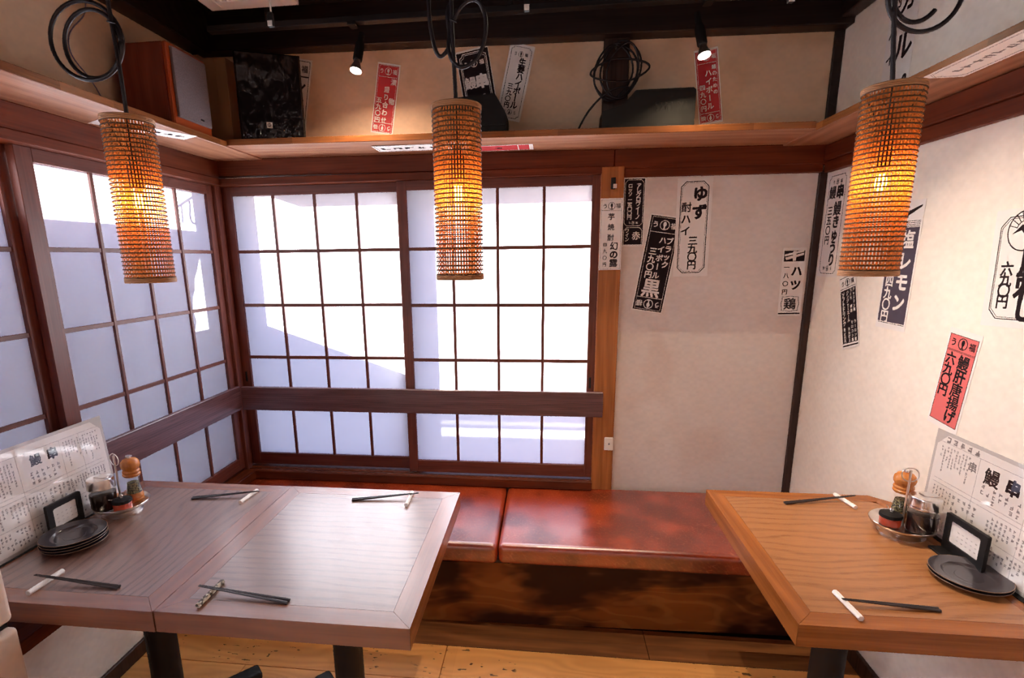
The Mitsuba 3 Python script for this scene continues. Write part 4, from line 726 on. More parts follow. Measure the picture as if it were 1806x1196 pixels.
# back wall above the shelf
k, M, s = strip('white paper menu strip half hidden behind the plastic-wrapped speaker', bw(YW, (0.325, 2.552), (0.485, 2.520), (0.416, 2.172), (0.256, 2.204)), 'back')
s.outline('ink', 0.05, 0.014); s.rect('ink', 0.07, 0.205, 0.93, 0.222); s.emblem('ink', 0.12, 0.15, gap=0.30)
s.col('ink', 'シャ', 0.70, 0.33, 0.52, 0.36, 0.02); s.col('ink', '一', 0.72, 0.80, 0.80, 0.16); s.build(k, M, WHITE)
k, M, s = strip('red paper menu strip standing on the back shelf near the left spotlight', bw(YW, (0.804, 2.500), (0.911, 2.478), (0.855, 2.176), (0.749, 2.197)), 'back')
s.rect('field', 0.05, 0.025, 0.95, 0.975); s.outline('ink', 0.09, 0.012); s.rect('ink', 0.09, 0.185, 0.91, 0.192); s.rect('ink', 0.09, 0.835, 0.91, 0.842)
s.emblem('ink', 0.11, 0.15); s.emblem('ink', 0.91, 0.15, True)
s.col('ink', '漬物', 0.78, 0.25, 0.52, 0.26, 0.025); s.col('ink', '盛り合わせ', 0.52, 0.36, 0.80, 0.26, 0.02); s.col('ink', '五九〇円', 0.23, 0.52, 0.80, 0.25, 0.02); s.build(k, M, RED)
k, M, s = strip('black paper menu strip rising behind the black carrying case', bw(YW, (1.168, 2.515), (1.318, 2.545), (1.385, 2.145), (1.235, 2.117)), 'back')
s.rect('field', 0.02, 0.02, 0.98, 0.98); s.outline('ink', 0.09, 0.020, 'round', 0.10); s.outline('ink', 0.135, 0.012, 'round', 0.10)
s.emblem('ink', 0.15, 0.11, gap=0.24); s.glyph('ink', '串', 0.66, 0.345, 0.40, 0.04); s.glyph('ink', '鰻', 0.31, 0.345, 0.36, 0.015); s.glyph('ink', '山', 0.66, 0.56, 0.40, 0.04)
s.glyph('ink', '三', 0.28, 0.56, 0.27, 0.03); s.glyph('ink', '九', 0.28, 0.70, 0.27, 0.03); s.build(k, M, DARK)
k, M, s = strip('white paper menu strip with a notched border, right of the black case', bw(YW, (1.423, 2.548), (1.534, 2.522), (1.462, 2.212), (1.352, 2.236)), 'back')
s.outline('ink', 0.09, 0.016, 'round', 0.09); s.emblem('ink', 0.125, 0.10, gap=0.22); s.emblem('ink', 0.89, 0.10, True, gap=0.22)
s.col('ink', '生姜ハイボール', 0.62, 0.22, 0.79, 0.30, 0.02); s.col('ink', '三九〇円', 0.33, 0.55, 0.80, 0.23, 0.02); s.build(k, M, WHITE)
k, M, s = strip('red paper menu strip behind the right spotlight above the shelf', bw(YW, (2.222, 2.470), (2.322, 2.482), (2.368, 2.176), (2.266, 2.168)), 'back')
s.rect('field', 0.05, 0.025, 0.95, 0.975); s.outline('ink', 0.09, 0.012); s.rect('ink', 0.09, 0.185, 0.91, 0.192); s.rect('ink', 0.09, 0.845, 0.91, 0.852)
s.emblem('ink', 0.11, 0.15); s.emblem('ink', 0.915, 0.15, True)
s.col('ink', '鰻のための', 0.78, 0.25, 0.58, 0.19, 0.015); s.col('ink', 'ハイボール', 0.53, 0.32, 0.76, 0.29, 0.02); s.col('ink', '四九〇円', 0.25, 0.50, 0.78, 0.24, 0.02); s.build(k, M, RED)
# the post and the plaster panel
k, M, s = strip('white paper menu strip stuck to the wooden post beside the window', bw(-0.062, (1.840, 1.861), (1.943, 1.861), (1.943, 1.537), (1.840, 1.537)), 'back')
s.outline('ink', 0.05, 0.007); s.rect('ink', 0.05, 0.165, 0.95, 0.169); s.emblem('ink', 0.105, 0.16)
s.col('ink', '芋焼酎', 0.50, 0.25, 0.54, 0.30, 0.015); s.col('ink', '幻の露', 0.66, 0.66, 0.90, 0.38, 0.03); s.col('ink', '四九〇円', 0.26, 0.64, 0.92, 0.19, 0.01); s.build(k, M, WHITE)
YP = -0.015
k, M, s = strip('dark brown paper menu strip at the top left corner of the plaster panel', bw(YP, (1.948, 1.956), (2.048, 1.956), (2.048, 1.646), (1.948, 1.646)), 'back')
s.rect('field', 0.04, 0.02, 0.96, 0.985)
P = Polygon([(-0.30, 0), (0.30, 0), (0.43, -0.13), (0.43, -1.95), (0.30, -2.08), (-0.30, -2.08), (-0.43, -1.95), (-0.43, -0.13)])
P = affinity.translate(affinity.scale(P, s.w, s.w, origin=(0, 0)), 0, s.h / 2 - 0.10 * s.w)
s.add('ink', P.difference(P.buffer(-0.022 * s.w)))
P = Polygon([(-0.30, -2.14), (0.30, -2.14), (0.43, -2.27), (0.43, -2.95), (-0.43, -2.95), (-0.43, -2.27)])
P = affinity.translate(affinity.scale(P, s.w, s.w, origin=(0, 0)), 0, s.h / 2 - 0.10 * s.w)
s.add('ink', P.difference(P.buffer(-0.022 * s.w)))
s.col('ink', 'アレグロヴィーノ', 0.69, 0.12, 0.57, 0.25, 0.015); s.col('ink', 'ロッソ', 0.31, 0.12, 0.24, 0.22, 0.015); s.col('ink', '二五〇〇円', 0.31, 0.34, 0.57, 0.23, 0.015)
s.emblem('ink', 0.655, 0.075, gap=0.16); s.glyph('ink', '赤', 0.66, 0.845, 0.40, 0.03); s.col('ink', 'ワイン', 0.24, 0.77, 0.90, 0.21, 0.015); s.build(k, M, DARK)
k, M, s = strip('black paper menu strip tilted left on the plaster panel', bw(YP, (2.080, 1.796), (2.222, 1.772), (2.154, 1.322), (2.008, 1.344)), 'back')
s.rect('field', 0.03, 0.015, 0.97, 0.985); s.outline('ink', 0.08, 0.012); s.rect('ink', 0.08, 0.172, 0.92, 0.178); s.rect('ink', 0.08, 0.845, 0.92, 0.851)
s.emblem('ink', 0.10, 0.155); s.emblem('ink', 0.915, 0.155, True)
s.col('ink', 'ブラック', 0.76, 0.25, 0.49, 0.24, 0.015); s.col('ink', 'ハイボール', 0.54, 0.25, 0.61, 0.24, 0.015); s.col('ink', '三九〇円', 0.30, 0.37, 0.61, 0.25, 0.02); s.glyph('ink', '黒', 0.48, 0.745, 0.62, 0.03); s.build(k, M, DARK)
k, M, s = strip('large white paper menu strip with cut corners near the top of the plaster panel', bw(YP, (2.190, 1.950), (2.347, 1.945), (2.352, 1.500), (2.195, 1.504)), 'back', 0.0024)
s.outline('ink', 0.10, 0.022, 'cut', 0.15); s.outline('ink', 0.145, 0.008, 'cut', 0.13)
s.col('ink', 'ゆず', 0.66, 0.16, 0.34, 0.43, 0.03); s.col('ink', '酎ハイ', 0.29, 0.29, 0.53, 0.29, 0.015); s.col('ink', '三九〇円', 0.52, 0.63, 0.88, 0.28, 0.015); s.build(k, M, WHITE)
k, M, s = strip('white paper menu strip beside the dark corner trim at right of the plaster panel', bw(YP, (2.682, 1.627), (2.784, 1.627), (2.788, 1.314), (2.686, 1.314)), 'back')
s.rect('ink', 0.06, 0.04, 0.94, 0.195)
P = union_all([Polygon([(-0.42, -0.28), (0.40, -0.08), (0.40, -0.18), (-0.42, -0.38)]), Polygon([(-0.40, -0.42), (0.40, -0.22), (0.40, -0.32), (-0.34, -0.54)]), sbox(-0.06, -0.58, 0.08, -0.13)])
s.add('white', affinity.translate(affinity.scale(P, s.w, s.w, origin=(0, 0)), 0, s.h / 2))
s.col('ink', 'ハツ', 0.66, 0.335, 0.54, 0.48, 0.03); s.col('ink', '一八〇円', 0.22, 0.28, 0.64, 0.25, 0.01)
P = affinity.translate(affinity.scale(Point(0, 0).buffer(1, 8).union(sbox(-0.9, -0.9, 0.9, 0.9)), 0.40 * s.w, 0.36 * s.w), 0, s.h * (0.5 - 0.82))
s.add('ink', P.difference(P.buffer(-0.02 * s.w))); s.glyph('ink', '鶏', 0.50, 0.82, 0.55, 0.015); s.rect('ink', 0.03, 0.955, 0.97, 0.975); s.build(k, M, {'ink': 'ink_black', 'white': 'paper_white'})
# right wall
k, M, s = strip('white paper menu strip with a notched border on the right wall beside the corner', rw(XR, (-0.043, 1.942), (-0.205, 1.942), (-0.205, 1.498), (-0.043, 1.498)), 'right')
s.outline('ink', 0.09, 0.014, 'round', 0.08); s.emblem('ink', 0.095, 0.075, gap=0.18); s.emblem('ink', 0.915, 0.075, True, gap=0.18)
s.glyph('ink', '串', 0.68, 0.19, 0.37, 0.03); s.glyph('ink', '鰻', 0.31, 0.19, 0.35, 0.012); s.glyph('ink', '鰻', 0.64, 0.345, 0.38, 0.012); s.col('ink', 'きゅうり', 0.64, 0.47, 0.83, 0.35, 0.025); s.col('ink', '三五〇円', 0.29, 0.36, 0.64, 0.25, 0.012); s.build(k, M, WHITE)
k, M, s = strip('narrow black paper drinks strip on the right wall under the notched strip', rw(XR, (-0.235, 1.508), (-0.350, 1.512), (-0.444, 1.228), (-0.329, 1.222)), 'right', 0.0024)
s.rect('field', 0.04, 0.19, 0.96, 0.93); s.rect('ink', 0.04, 0.165, 0.96, 0.172); s.rect('ink', 0.04, 0.01, 0.96, 0.018); s.rect('ink', 0.04, 0.955, 0.96, 0.972); s.emblem('ink', 0.095, 0.14)
s.col('w', 'ジャスミン茶', 0.84, 0.22, 0.50, 0.13, 0.01); s.col('w', 'ウーロン茶', 0.84, 0.66, 0.90, 0.13, 0.01); s.col('w', 'コーラ', 0.66, 0.22, 0.33, 0.13, 0.01); s.col('w', '緑茶', 0.66, 0.44, 0.50, 0.13, 0.01); s.col('w', 'モロコシ茶', 0.66, 0.66, 0.90, 0.13, 0.01)
s.col('w', 'ジンジャーエール', 0.47, 0.24, 0.62, 0.15, 0.01); s.col('w', 'カルピス', 0.47, 0.74, 0.90, 0.13, 0.01); s.col('w', 'ソフトドリンク', 0.20, 0.24, 0.65, 0.20, 0.015); s.col('w', '各二九〇円', 0.20, 0.73, 0.90, 0.12, 0.01)
s.build(k, M, {'field': 'ink_black', 'ink': 'ink_black', 'w': 'paper_white'})
k, M, s = strip('navy paper menu strip on the right wall half hidden by the wicker lamp', rw(XR, (-0.528, 1.774), (-0.687, 1.770), (-0.687, 1.329), (-0.520, 1.331)), 'right')
s.rect('field', 0.05, 0.20, 0.95, 0.945); s.rect('ink', 0.05, 0.952, 0.95, 0.956)
for i in range(4): s.rect('ink', 0.05, 0.150 + i * 0.013, 0.95, 0.1545 + i * 0.013)
P = Polygon([(-0.45, -0.34), (0.42, -0.10), (0.42, -0.14), (-0.1, -0.36), (-0.45, -0.42)])
s.add('ink', affinity.translate(affinity.scale(P, s.w, s.w, origin=(0, 0)), 0, s.h / 2))
s.col('w', '塩レモン', 0.66, 0.29, 0.78, 0.40, 0.025); s.col('w', 'サワー', 0.26, 0.30, 0.52, 0.27, 0.012); s.col('w', '四九〇円', 0.26, 0.615, 0.90, 0.28, 0.012); s.build(k, M, {'field': 'ink_navy', 'ink': 'ink_black', 'w': 'paper_white'})
k, M, s = strip('red paper menu strip tilted right on the right wall above the table menu', rw(XR, (-0.890, 1.378), (-1.014, 1.362), (-0.984, 1.061), (-0.858, 1.063)), 'right')
s.rect('field', 0.06, 0.055, 0.94, 0.945)
P = sbox(-0.44 * s.w, s.h * (-0.445), 0.44 * s.w, s.h * 0.445)
s.add('ink', P.difference(P.buffer(-0.01 * s.w))); s.rect('ink', 0.06, 0.203, 0.94, 0.207); s.rect('ink', 0.06, 0.214, 0.94, 0.218); s.emblem('ink', 0.13, 0.145)
s.col('ink', '鰻肝唐揚げ', 0.66, 0.30, 0.85, 0.36, 0.01); s.col('ink', '六九〇円', 0.25, 0.29, 0.62, 0.32, 0.01); s.build(k, M, {'field': 'ink_coral', 'ink': 'ink_black'})
k, M, s = strip('white paper menu strip with a round mountain emblem at the right edge', rw(XR, (-0.976, 1.712), (-1.190, 1.712), (-1.195, 1.400), (-1.000, 1.400)), 'right')
s.outline('ink', 0.10, 0.012, 'cut', 0.12); s.outline('ink', 0.125, 0.007, 'cut', 0.115)
x, y = s.xy(0.47, 0.19); R = 0.26 * s.w
s.add('ink', Point(x, y).buffer(R, 24).difference(Point(x, y).buffer(R * 0.94, 24)))
s.add('ink', Polygon([(x - R * 0.72, y - R * 0.15), (x - R * 0.18, y + R * 0.30), (x + R * 0.05, y + R * 0.12), (x + R * 0.25, y + R * 0.30), (x + R * 0.75, y - R * 0.15), (x + 0.2 * R, y + 0.02 * R), (x, y - 0.2 * R), (x - 0.2 * R, y + 0.02 * R)]))
for i in range(9):
    a = PI * (0.1 + 0.8 * i / 8)
    s.add('ink', LineString([(x + 0.5 * R * math.cos(a), y + 0.5 * R * math.sin(a)), (x + 0.93 * R * math.cos(a), y + 0.93 * R * math.sin(a))]).buffer(R * 0.02))
s.add('ink', LineString([(x + R * 0.5 * math.cos(t), y + R * 0.5 * math.sin(t)) for t in np.linspace(0.3, PI - 0.3, 16)]).buffer(R * 0.02))
s.col('ink', '馬刺し', 0.64, 0.45, 0.82, 0.40, 0.02); s.col('ink', '六九〇円', 0.29, 0.50, 0.78, 0.20, 0.01); s.build(k, M, WHITE)
k, M, s = strip('white paper menu strip on the upper right wall behind the looped lamp cable', rw(XR, (-0.340, 2.640), (-0.500, 2.640), (-0.500, 2.090), (-0.340, 2.090)), 'right')
s.rect('ink', 0.05, 0.10, 0.95, 0.118); s.rect('ink', 0.05, 0.13, 0.95, 0.137); s.glyph('ink', 'カ', 0.62, 0.33, 0.52, 0.02); s.glyph('ink', 'ル', 0.64, 0.60, 0.62, 0.02); s.glyph('ink', 'ピ', 0.68, 0.85, 0.50, 0.02)
s.glyph('ink', '酎', 0.24, 0.30, 0.34, 0.01); s.glyph('ink', 'ハ', 0.22, 0.48, 0.32, 0.01); s.glyph('ink', 'イ', 0.22, 0.64, 0.30, 0.01); s.glyph('ink', '三', 0.24, 0.83, 0.34, 0.01); s.build(k, M, WHITE)
# under the shelves
def under(label, c, w, h, ang, z):
    ex = np.array([math.cos(ang), math.sin(ang), 0.0])
    return thing('shelf_notice', label, 'menu strip'), frame(np.array([c[0], c[1], z - 0.0006]), ex, [0, 0, -1.0]), Sheet(w, h)
k, M, s = under('white paper notice stuck under the left shelf behind the wicker lamp', (0.105, -0.695), 0.105, 0.33, 2.666, S0 + 0.004)
s.marks('ink', 0.12, 0.06, 0.9, 0.95, 0.34, 3, 0.95); s.build(k, M, WHITE, names={'ink': 'fine_print'})
k, M, s = under('white paper notice stuck under the back shelf left of the middle lamp', (1.04, -0.215), 0.125, 0.42, PI / 2 + PI, S0 - 0.001 + 0.009 * 0.36)
s.outline('ink', 0.07, 0.015); s.marks('ink', 0.14, 0.05, 0.86, 0.95, 0.36, 5, 0.95); s.build(k, M, WHITE, names={'ink': 'fine_print'})
k, M, s = under('red paper notice stuck under the back shelf right of the middle lamp', (1.385, -0.16), 0.115, 0.29, PI / 2, S0 - 0.001 + 0.009 * 0.0)
s.rect('field', 0.06, 0.06, 0.94, 0.97); s.rect('w', 0.06, 0.22, 0.94, 0.235); s.marks('ink', 0.14, 0.30, 0.86, 0.92, 0.3, 8, 0.8); s.build(k, M, {'field': 'ink_red', 'w': 'paper_white', 'ink': 'ink_black'}, names={'ink': 'fine_print'})
k, M, s = under('white paper notice stuck under the right shelf above the wicker lamp', (2.652, -1.17), 0.108, 0.44, PI, S0 - 0.018)
s.outline('ink', 0.08, 0.012, 'cut', 0.16); s.outline('ink', 0.115, 0.006, 'cut', 0.15); s.marks('ink', 0.22, 0.10, 0.80, 0.9, 0.26, 11, 0.85); s.build(k, M, {'ink': 'ink_grey'}, names={'ink': 'fine_print'})

# ------------------------------------------------------------------ wicker pendant lamps
LR, LZ0, LZ1 = 0.0600, 1.548, 1.968
def slats(n=52):
    V, F = [], []
    H = LZ1 - LZ0
    zs = np.linspace(0.004, H - 0.004, 2 * 37 + 1)
    for i in range(n):
        a0 = 2 * PI * (i - 0.29) / n
        a1 = 2 * PI * (i + 0.29) / n
        base = len(V)
        for j, z in enumerate(zs):
            r = LR + 0.0011 * math.cos(PI * j + PI * i)
            V.append((r * math.cos(a0), r * math.sin(a0), z)); V.append((r * math.cos(a1), r * math.sin(a1), z))
        for j in range(len(zs) - 1):
            k = base + 2 * j
            F += [[k, k + 1, k + 3], [k, k + 3, k + 2]]
    return trimesh.Trimesh(np.array(V), np.array(F), process=False)
def cords():
    H, ms = LZ1 - LZ0, []
    for j in range(37):
        z = 0.006 + (H - 0.012) * (j + 0.5) / 37
        ms.append(torus(LR + 0.0010, 0.0017, 52, 5, z))
    return cat(ms)
def rim(z):
    return cat([torus(LR + 0.0005, 0.0028, 56, 6, z + q * 0.0042) for q in (-1, 0, 1)])
P_SLAT = mikit.ply(slats(), 'straw_slat')
P_CORD = mikit.ply(cords(), 'straw_cord', True)
P_RIM0, P_RIM1 = mikit.ply(rim(0.004), 'straw_rim', True), mikit.ply(rim(LZ1 - LZ0 - 0.004), 'straw_rim', True)
P_SOCKET = mikit.ply(cat(cyl(0.017, 0.250, 0.305, 20), cyl(0.010, 0.300, 0.33, 16)), 'black_plastic', 40)
P_BULBCAP = mikit.ply(cyl(0.012, 0.232, 0.252, 20), 'chrome', 40)
P_SPIDER = mikit.ply(cat([tube([(0.006 * math.cos(a), 0.006 * math.sin(a), 0.312), (LR * math.cos(a), LR * math.sin(a), 0.402)], 0.0012, 6) for a in (0.4, 0.4 + 2 * PI / 3, 0.4 + 4 * PI / 3)]), 'black_metal', True)
P_BULB = {**mikit.ply(lathe([(0, 0.196), (0.006, 0.197), (0.0105, 0.203), (0.012, 0.210), (0.0112, 0.220), (0.009, 0.232), (0, 0.233)], 24), 'paper_white', True), 'emitter': {'type': 'area', 'radiance': {'type': 'rgb', 'value': list(BULB)}}}
def lamp(label, x, y, rot, cable):
    k = thing('pendant_lamp', label, 'lamp')
    M = T().translate([x, y, LZ0]).rotate([0, 0, 1], rot)
    part(k, 'woven_slats', P_SLAT, None, at=M, kind='stuff')
    part(k, 'woven_cords', P_CORD, None, at=M, kind='stuff')
    part(k, 'rim', P_RIM0, None, at=M); part(k, 'rim', P_RIM1, None, at=M)
    part(k, 'socket', P_SOCKET, None, at=M); part(k, 'bulb_base', P_BULBCAP, None, at=M); part(k, 'wire_frame', P_SPIDER, None, at=M)
    part(k, 'bulb', P_BULB, None, at=M, label='small glowing warm bulb')
    part(k, 'cable', cable, 'cable_black', True, label='black cable tied in loops')
    return k
def loop(cx, y, cz, rx, rz, t0, t1, n=40, tiltx=0.0, dy=0.0):
    t = np.linspace(t0, t1, n)
    return np.stack([cx + rx * np.cos(t), y + tiltx * np.cos(t) + dy * (t - t0), cz + rz * np.sin(t)], 1)
CR = 0.0050
x, y = 0.497, -1.265
c = cat(tube([(x, y, 1.845), (x + 0.001, y, 2.0), (x, y, 2.12), (x - 0.006, y + 0.004, 2.20), (x - 0.006, y, 2.30), (x - 0.004, y, ZC)], CR, 8, dense=60),
        tube(loop(0.410, y + 0.008, 2.160, 0.096, 0.092, 0.0, 2 * PI * 0.999, 48, 0.006), CR, 8, closed=False),
        tube(loop(0.418, y + 0.016, 2.155, 0.084, 0.080, 0.0, 2 * PI * 0.999, 48, -0.006), CR, 8, closed=False),
        tube([(x - 0.01, y - 0.006, 2.196), (x + 0.012, y - 0.006, 2.190)], 0.0022, 6))
lamp('wicker cylinder pendant lamp in front of the left window', x, y, 0, c)
x, y = 1.368, -1.238
c = cat(tube([(x, y, 1.845), (x - 0.001, y, 2.0), (x - 0.005, y, 2.12), (x - 0.006, y, 2.25), (x - 0.004, y, ZC)], CR, 8, dense=60),
        tube([(1.366, y, 2.158), (1.377, y, 2.177), (1.398, y, 2.197), (1.420, y, 2.200), (1.440, y, 2.175), (1.444, y, 2.135), (1.432, y, 2.090), (1.405, y, 2.062), (1.380, y, 2.057), (1.357, y, 2.080),
              (1.352, y + 0.006, 2.115), (1.358, y + 0.008, 2.17), (1.356, y + 0.008, 2.25)], CR, 8, dense=90),
        tube([(1.364, y + 0.01, 2.26), (1.335, y + 0.01, 2.262), (1.309, y + 0.008, 2.225), (1.306, y + 0.006, 2.18), (1.315, y + 0.005, 2.115), (1.332, y + 0.004, 2.084), (1.346, y + 0.006, 2.095), (1.354, y + 0.008, 2.14), (1.357, y + 0.01, 2.2)], CR, 8, dense=70),
        tube([(1.358, y - 0.005, 2.160), (1.374, y - 0.006, 2.154)], 0.0024, 6))
lamp('wicker cylinder pendant lamp hanging in the middle, in front of the back window', x, y, 20, c)
x, y = 2.380, -1.228
c = cat(tube([(x, y, 1.845), (x - 0.008, y, 2.0), (x - 0.022, y, 2.12), (x - 0.028, y, 2.2), (x - 0.028, y, ZC)], CR, 8, dense=60),
        tube(loop(2.420, y + 0.006, 2.162, 0.080, 0.080, PI * 0.25, PI * 2.25 - 0.001, 48, 0.005), CR, 8),
        tube(loop(2.410, y + 0.014, 2.180, 0.055, 0.075, PI * 0.9, PI * 1.75, 30), CR, 8))
lamp('wicker cylinder pendant lamp above the right table', x, y, 40, c)

# ------------------------------------------------------------------ spotlights, track, air vent
k = thing('lighting_track', 'long black lighting track below the dark ceiling', 'track')
part(k, 'channel', cbox(0.25, 2.62, -0.468, -0.432, 2.488, 2.510, 0.002), 'black_metal')
for xx in (0.5, 1.45, 2.4):
    part(k, 'hanger', cbox(xx - 0.008, xx + 0.008, -0.458, -0.442, 2.509, ZC, 0.001), 'black_metal')
def spotlight(label, x, y, ztop, zface, lean, power, target, cut, inner):
    k = thing('spotlight', label, 'spotlight')
    part(k, 'adapter', cbox(x - 0.016, x + 0.016, y - 0.022, y + 0.022, ztop - 0.012, ztop + 0.002, 0.002), 'black_plastic')
    R = lambda m: move(m, (x, y, zface), ry=lean[0], rx=lean[1])
    L = ztop - zface
    part(k, 'stem', R(cyl(0.0115, 0.112, L - 0.006, 18)), 'black_plastic', 40)
    part(k, 'holder', R(lathe([(0, 0.044), (0.0155, 0.044), (0.0180, 0.050), (0.0180, 0.112), (0.0150, 0.122), (0, 0.122)], 28)), 'black_plastic', 40)
    b = part(k, 'lamp_bulb', R(lathe([(0.0225, 0.002), (0.021, 0.012), (0.0155, 0.028), (0.0105, 0.046), (0.0, 0.046)], 32)), 'chrome', 40, label='flared reflector lamp')
    part(b, 'glowing_face', {**mikit.ply(R(lathe([(0.0, 0.0), (0.016, 0.0005), (0.0222, 0.003)], 32)).copy(), 'paper_white', True), 'emitter': {'type': 'area', 'radiance': {'type': 'rgb', 'value': list(SPOT)}}}, None)
    o = np.array([x, y, zface])
    d = np.array(target, float) - o
    o = o + d / np.linalg.norm(d) * 0.012
    scene[k + '__beam'] = {'type': 'spot', 'cutoff_angle': cut, 'beam_width': inner, 'intensity': {'type': 'rgb', 'value': list(power)}, 'to_world': T().look_at(origin=o.tolist(), target=list(target), up=[0.3, 0.9, 0.1])}
spotlight('black track spotlight lit above the left part of the back shelf', 0.842, -0.45, 2.490, 2.322, (0.10, -0.34), BEAM_LEFT, (0.872, -0.20, 1.75), 68.0, 22.0)
spotlight('black track spotlight lit in front of the red strip at right', 2.158, -0.45, 2.488, 2.308, (-0.14, -0.34), BEAM, (2.188, -0.29, 1.71), 62.0, 22.0)
# the second track, above the picture: one spot on the right table and wall, one straight down on the aisle
k = thing('lighting_track', 'second black lighting track over the tables, above the first', 'track')
part(k, 'channel', cbox(0.665, 2.62, -0.828, -0.792, 2.548, 2.570, 0.002), 'black_metal')
for xx in (0.95, 2.4):
    part(k, 'hanger', cbox(xx - 0.008, xx + 0.008, -0.818, -0.802, 2.569, ZC, 0.001), 'black_metal')
spotlight('black track spotlight on the second track turned to the right wall', 2.05, -0.81, 2.548, 2.375, (-0.45, 0.0), WALL_WASH, (2.83, -1.08, 0.82), 33.0, 9.0)
spotlight('black track spotlight on the second track shining down on the aisle', 1.72, -0.81, 2.548, 2.375, (0.0, 0.10), DOWN, (1.72, -0.95, 0.0), 40.0, 15.0)
for lab, x, y in (('unlit track connector with a white tag below the air vent', 0.686, -0.80), ('unlit track connector with a white tag near the middle of the ceiling', 1.525, -0.80), ('unlit track connector with a white tag at the right of the ceiling', 2.302, -0.80)):
    k = thing('track_connector', lab, 'connector')
    z = {0.686: 2.352, 1.525: 2.348, 2.302: 2.324}[x]
    part(k, 'cord', move(cyl(0.0028, z + 0.04, 2.549, 10), (x + 0.003, y, 0)), 'white_plastic', True)
    part(k, 'plug', cbox(x - 0.009, x + 0.009, y - 0.008, y + 0.008, z, z + 0.042, 0.002), 'black_plastic')
    part(k, 'tag', cbox(x - 0.008, x + 0.008, y - 0.0095, y - 0.008, z, z + 0.016, 0.0003), 'white_plastic', label='white paper tag')
k = thing('air_vent', 'flat cream slotted air vent panel hanging at the ceiling edge', 'air vent')
part(k, 'panel', cat(cbox(0.290, 0.345, -0.95, -0.480, 2.552, 2.575, 0.002), cbox(0.588, 0.645, -0.95, -0.480, 2.552, 2.575, 0.002), cbox(0.345, 0.588, -0.545, -0.480, 2.552, 2.575, 0.002), cbox(0.345, 0.588, -0.95, -0.545, 2.566, 2.575, 0.001)), 'white_plastic')
for i in range(17):
    part(k, 'slat', cbox(0.352 + i * 0.014, 0.358 + i * 0.014, -0.95, -0.545, 2.553, 2.566, 0.0008), 'white_plastic')
part(k, 'hanger', cbox(0.44, 0.46, -0.72, -0.70, 2.575, ZC, 0.001), 'black_metal')

# ------------------------------------------------------------------ things on the shelves
ZS = S0 + STH
k = thing('speaker', 'red wooden bookshelf speaker with a grey grille on the left shelf', 'speaker')
x0, x1, y0, y1, z0, z1 = -0.02, 0.172, -0.640, -0.415, ZS + 0.004, ZS + 0.296
part(k, 'cabinet', cbox(x0, x1, y0, y1, z0, z1, 0.004), 'speaker_wood')
part(k, 'baffle', cbox(x1, x1 + 0.018, y0, y1, z0, z1, 0.004), 'speaker_orange', label='orange front board')
part(k, 'grille', rbox(x1 + 0.018, x1 + 0.030, y0 + 0.014, y1 - 0.012, z0 + 0.034, z1 - 0.012, 0.004, 3), 'grille_cloth', 40, label='grey cloth grille')
part(k, 'badge', cbox(x1 + 0.030, x1 + 0.0315, y1 - 0.085, y1 - 0.066, z0 + 0.05, z0 + 0.056, 0), 'black_plastic')
k = thing('cardboard_box', 'brown cardboard box in the corner of the shelf behind the wrapped speaker', 'box')
part(k, 'carton', cbox(0.050, 0.178, -0.24, -0.03, ZS + 0.006, ZS + 0.375, 0.003), 'cardboard')
part(k, 'tape', cbox(0.103, 0.127, -0.2408, -0.239, ZS + 0.15, ZS + 0.3755, 0.0002), 'cardboard')
k = thing('wrapped_speaker', 'large black speaker wrapped in crumpled clear plastic on the back shelf', 'speaker')
turn = lambda m: move(m, (0.352, -0.195, ZS + 0.010), rz=math.radians(24))
WW, WH = 0.272, 0.372
part(k, 'cabinet', turn(cbox(-WW / 2 + 0.004, WW / 2 - 0.002, -0.046, 0.060, 0.0, WH - 0.002, 0.004)), 'cardboard')
from meshkit import fbm as nfbm
nu, nv = 90, 110
uu, vv = np.meshgrid(np.linspace(0, 1, nu), np.linspace(0, 1, nv), indexing='ij')
P3 = np.stack([(uu - 0.5) * WW, np.full_like(uu, -0.062), vv * WH], -1)
low = np.exp(-vv * 6)
cr = np.abs(nfbm(P3 * [22, 1, 9], 4, 3) - 0.5)
P3[..., 1] += (cr - 0.12) * (0.007 + 0.05 * low) + np.abs(nfbm(P3 * [60, 1, 45], 3, 9) - 0.5) * 0.030 * low * (0.35 + 0.65 * (uu > 0.6))
P3[..., 1] = np.where((uu < 0.012) | (uu > 0.988) | (vv > 0.985), -0.047, np.minimum(P3[..., 1], -0.049))
ids = np.arange(nu * nv).reshape(nu, nv)
Fq = np.stack([ids[:-1, :-1], ids[1:, :-1], ids[1:, 1:], ids[:-1, 1:]], -1).reshape(-1, 4)
part(k, 'plastic_wrap', turn(trimesh.Trimesh(P3.reshape(-1, 3), np.vstack([Fq[:, [0, 1, 2]], Fq[:, [0, 2, 3]]]), process=False)), 'wrap', True, label='shiny crumpled black plastic')
part(k, 'badge', turn(cbox(-0.025, -0.001, -0.0705, -0.0690, 0.062, 0.086, 0)), 'white_plastic', label='small white square sticker')
part(k, 'badge_mark', turn(cat(move(torus(0.0068, 0.0010, 20, 4), (-0.013, -0.0708, 0.075), rx=PI / 2), cbox(-0.0138, -0.0122, -0.0713, -0.0704, 0.066, 0.084, 0))), 'ink_black')
k = thing('carrying_case', 'black carrying case on the back shelf behind the middle lamp', 'case')
out = Polygon([(1.122, 2.105), (1.415, 2.105), (1.415, 2.205), (1.392, 2.245), (1.365, 2.288), (1.16, 2.274), (1.128, 2.270)]).buffer(0.006).buffer(-0.006)
m = extrude(out, 0, 0.16); m.apply_transform(trimesh.transformations.rotation_matrix(PI / 2, [1, 0, 0])); m.apply_translation([0, -0.05, 0])
part(k, 'shell', m, 'black_plastic')
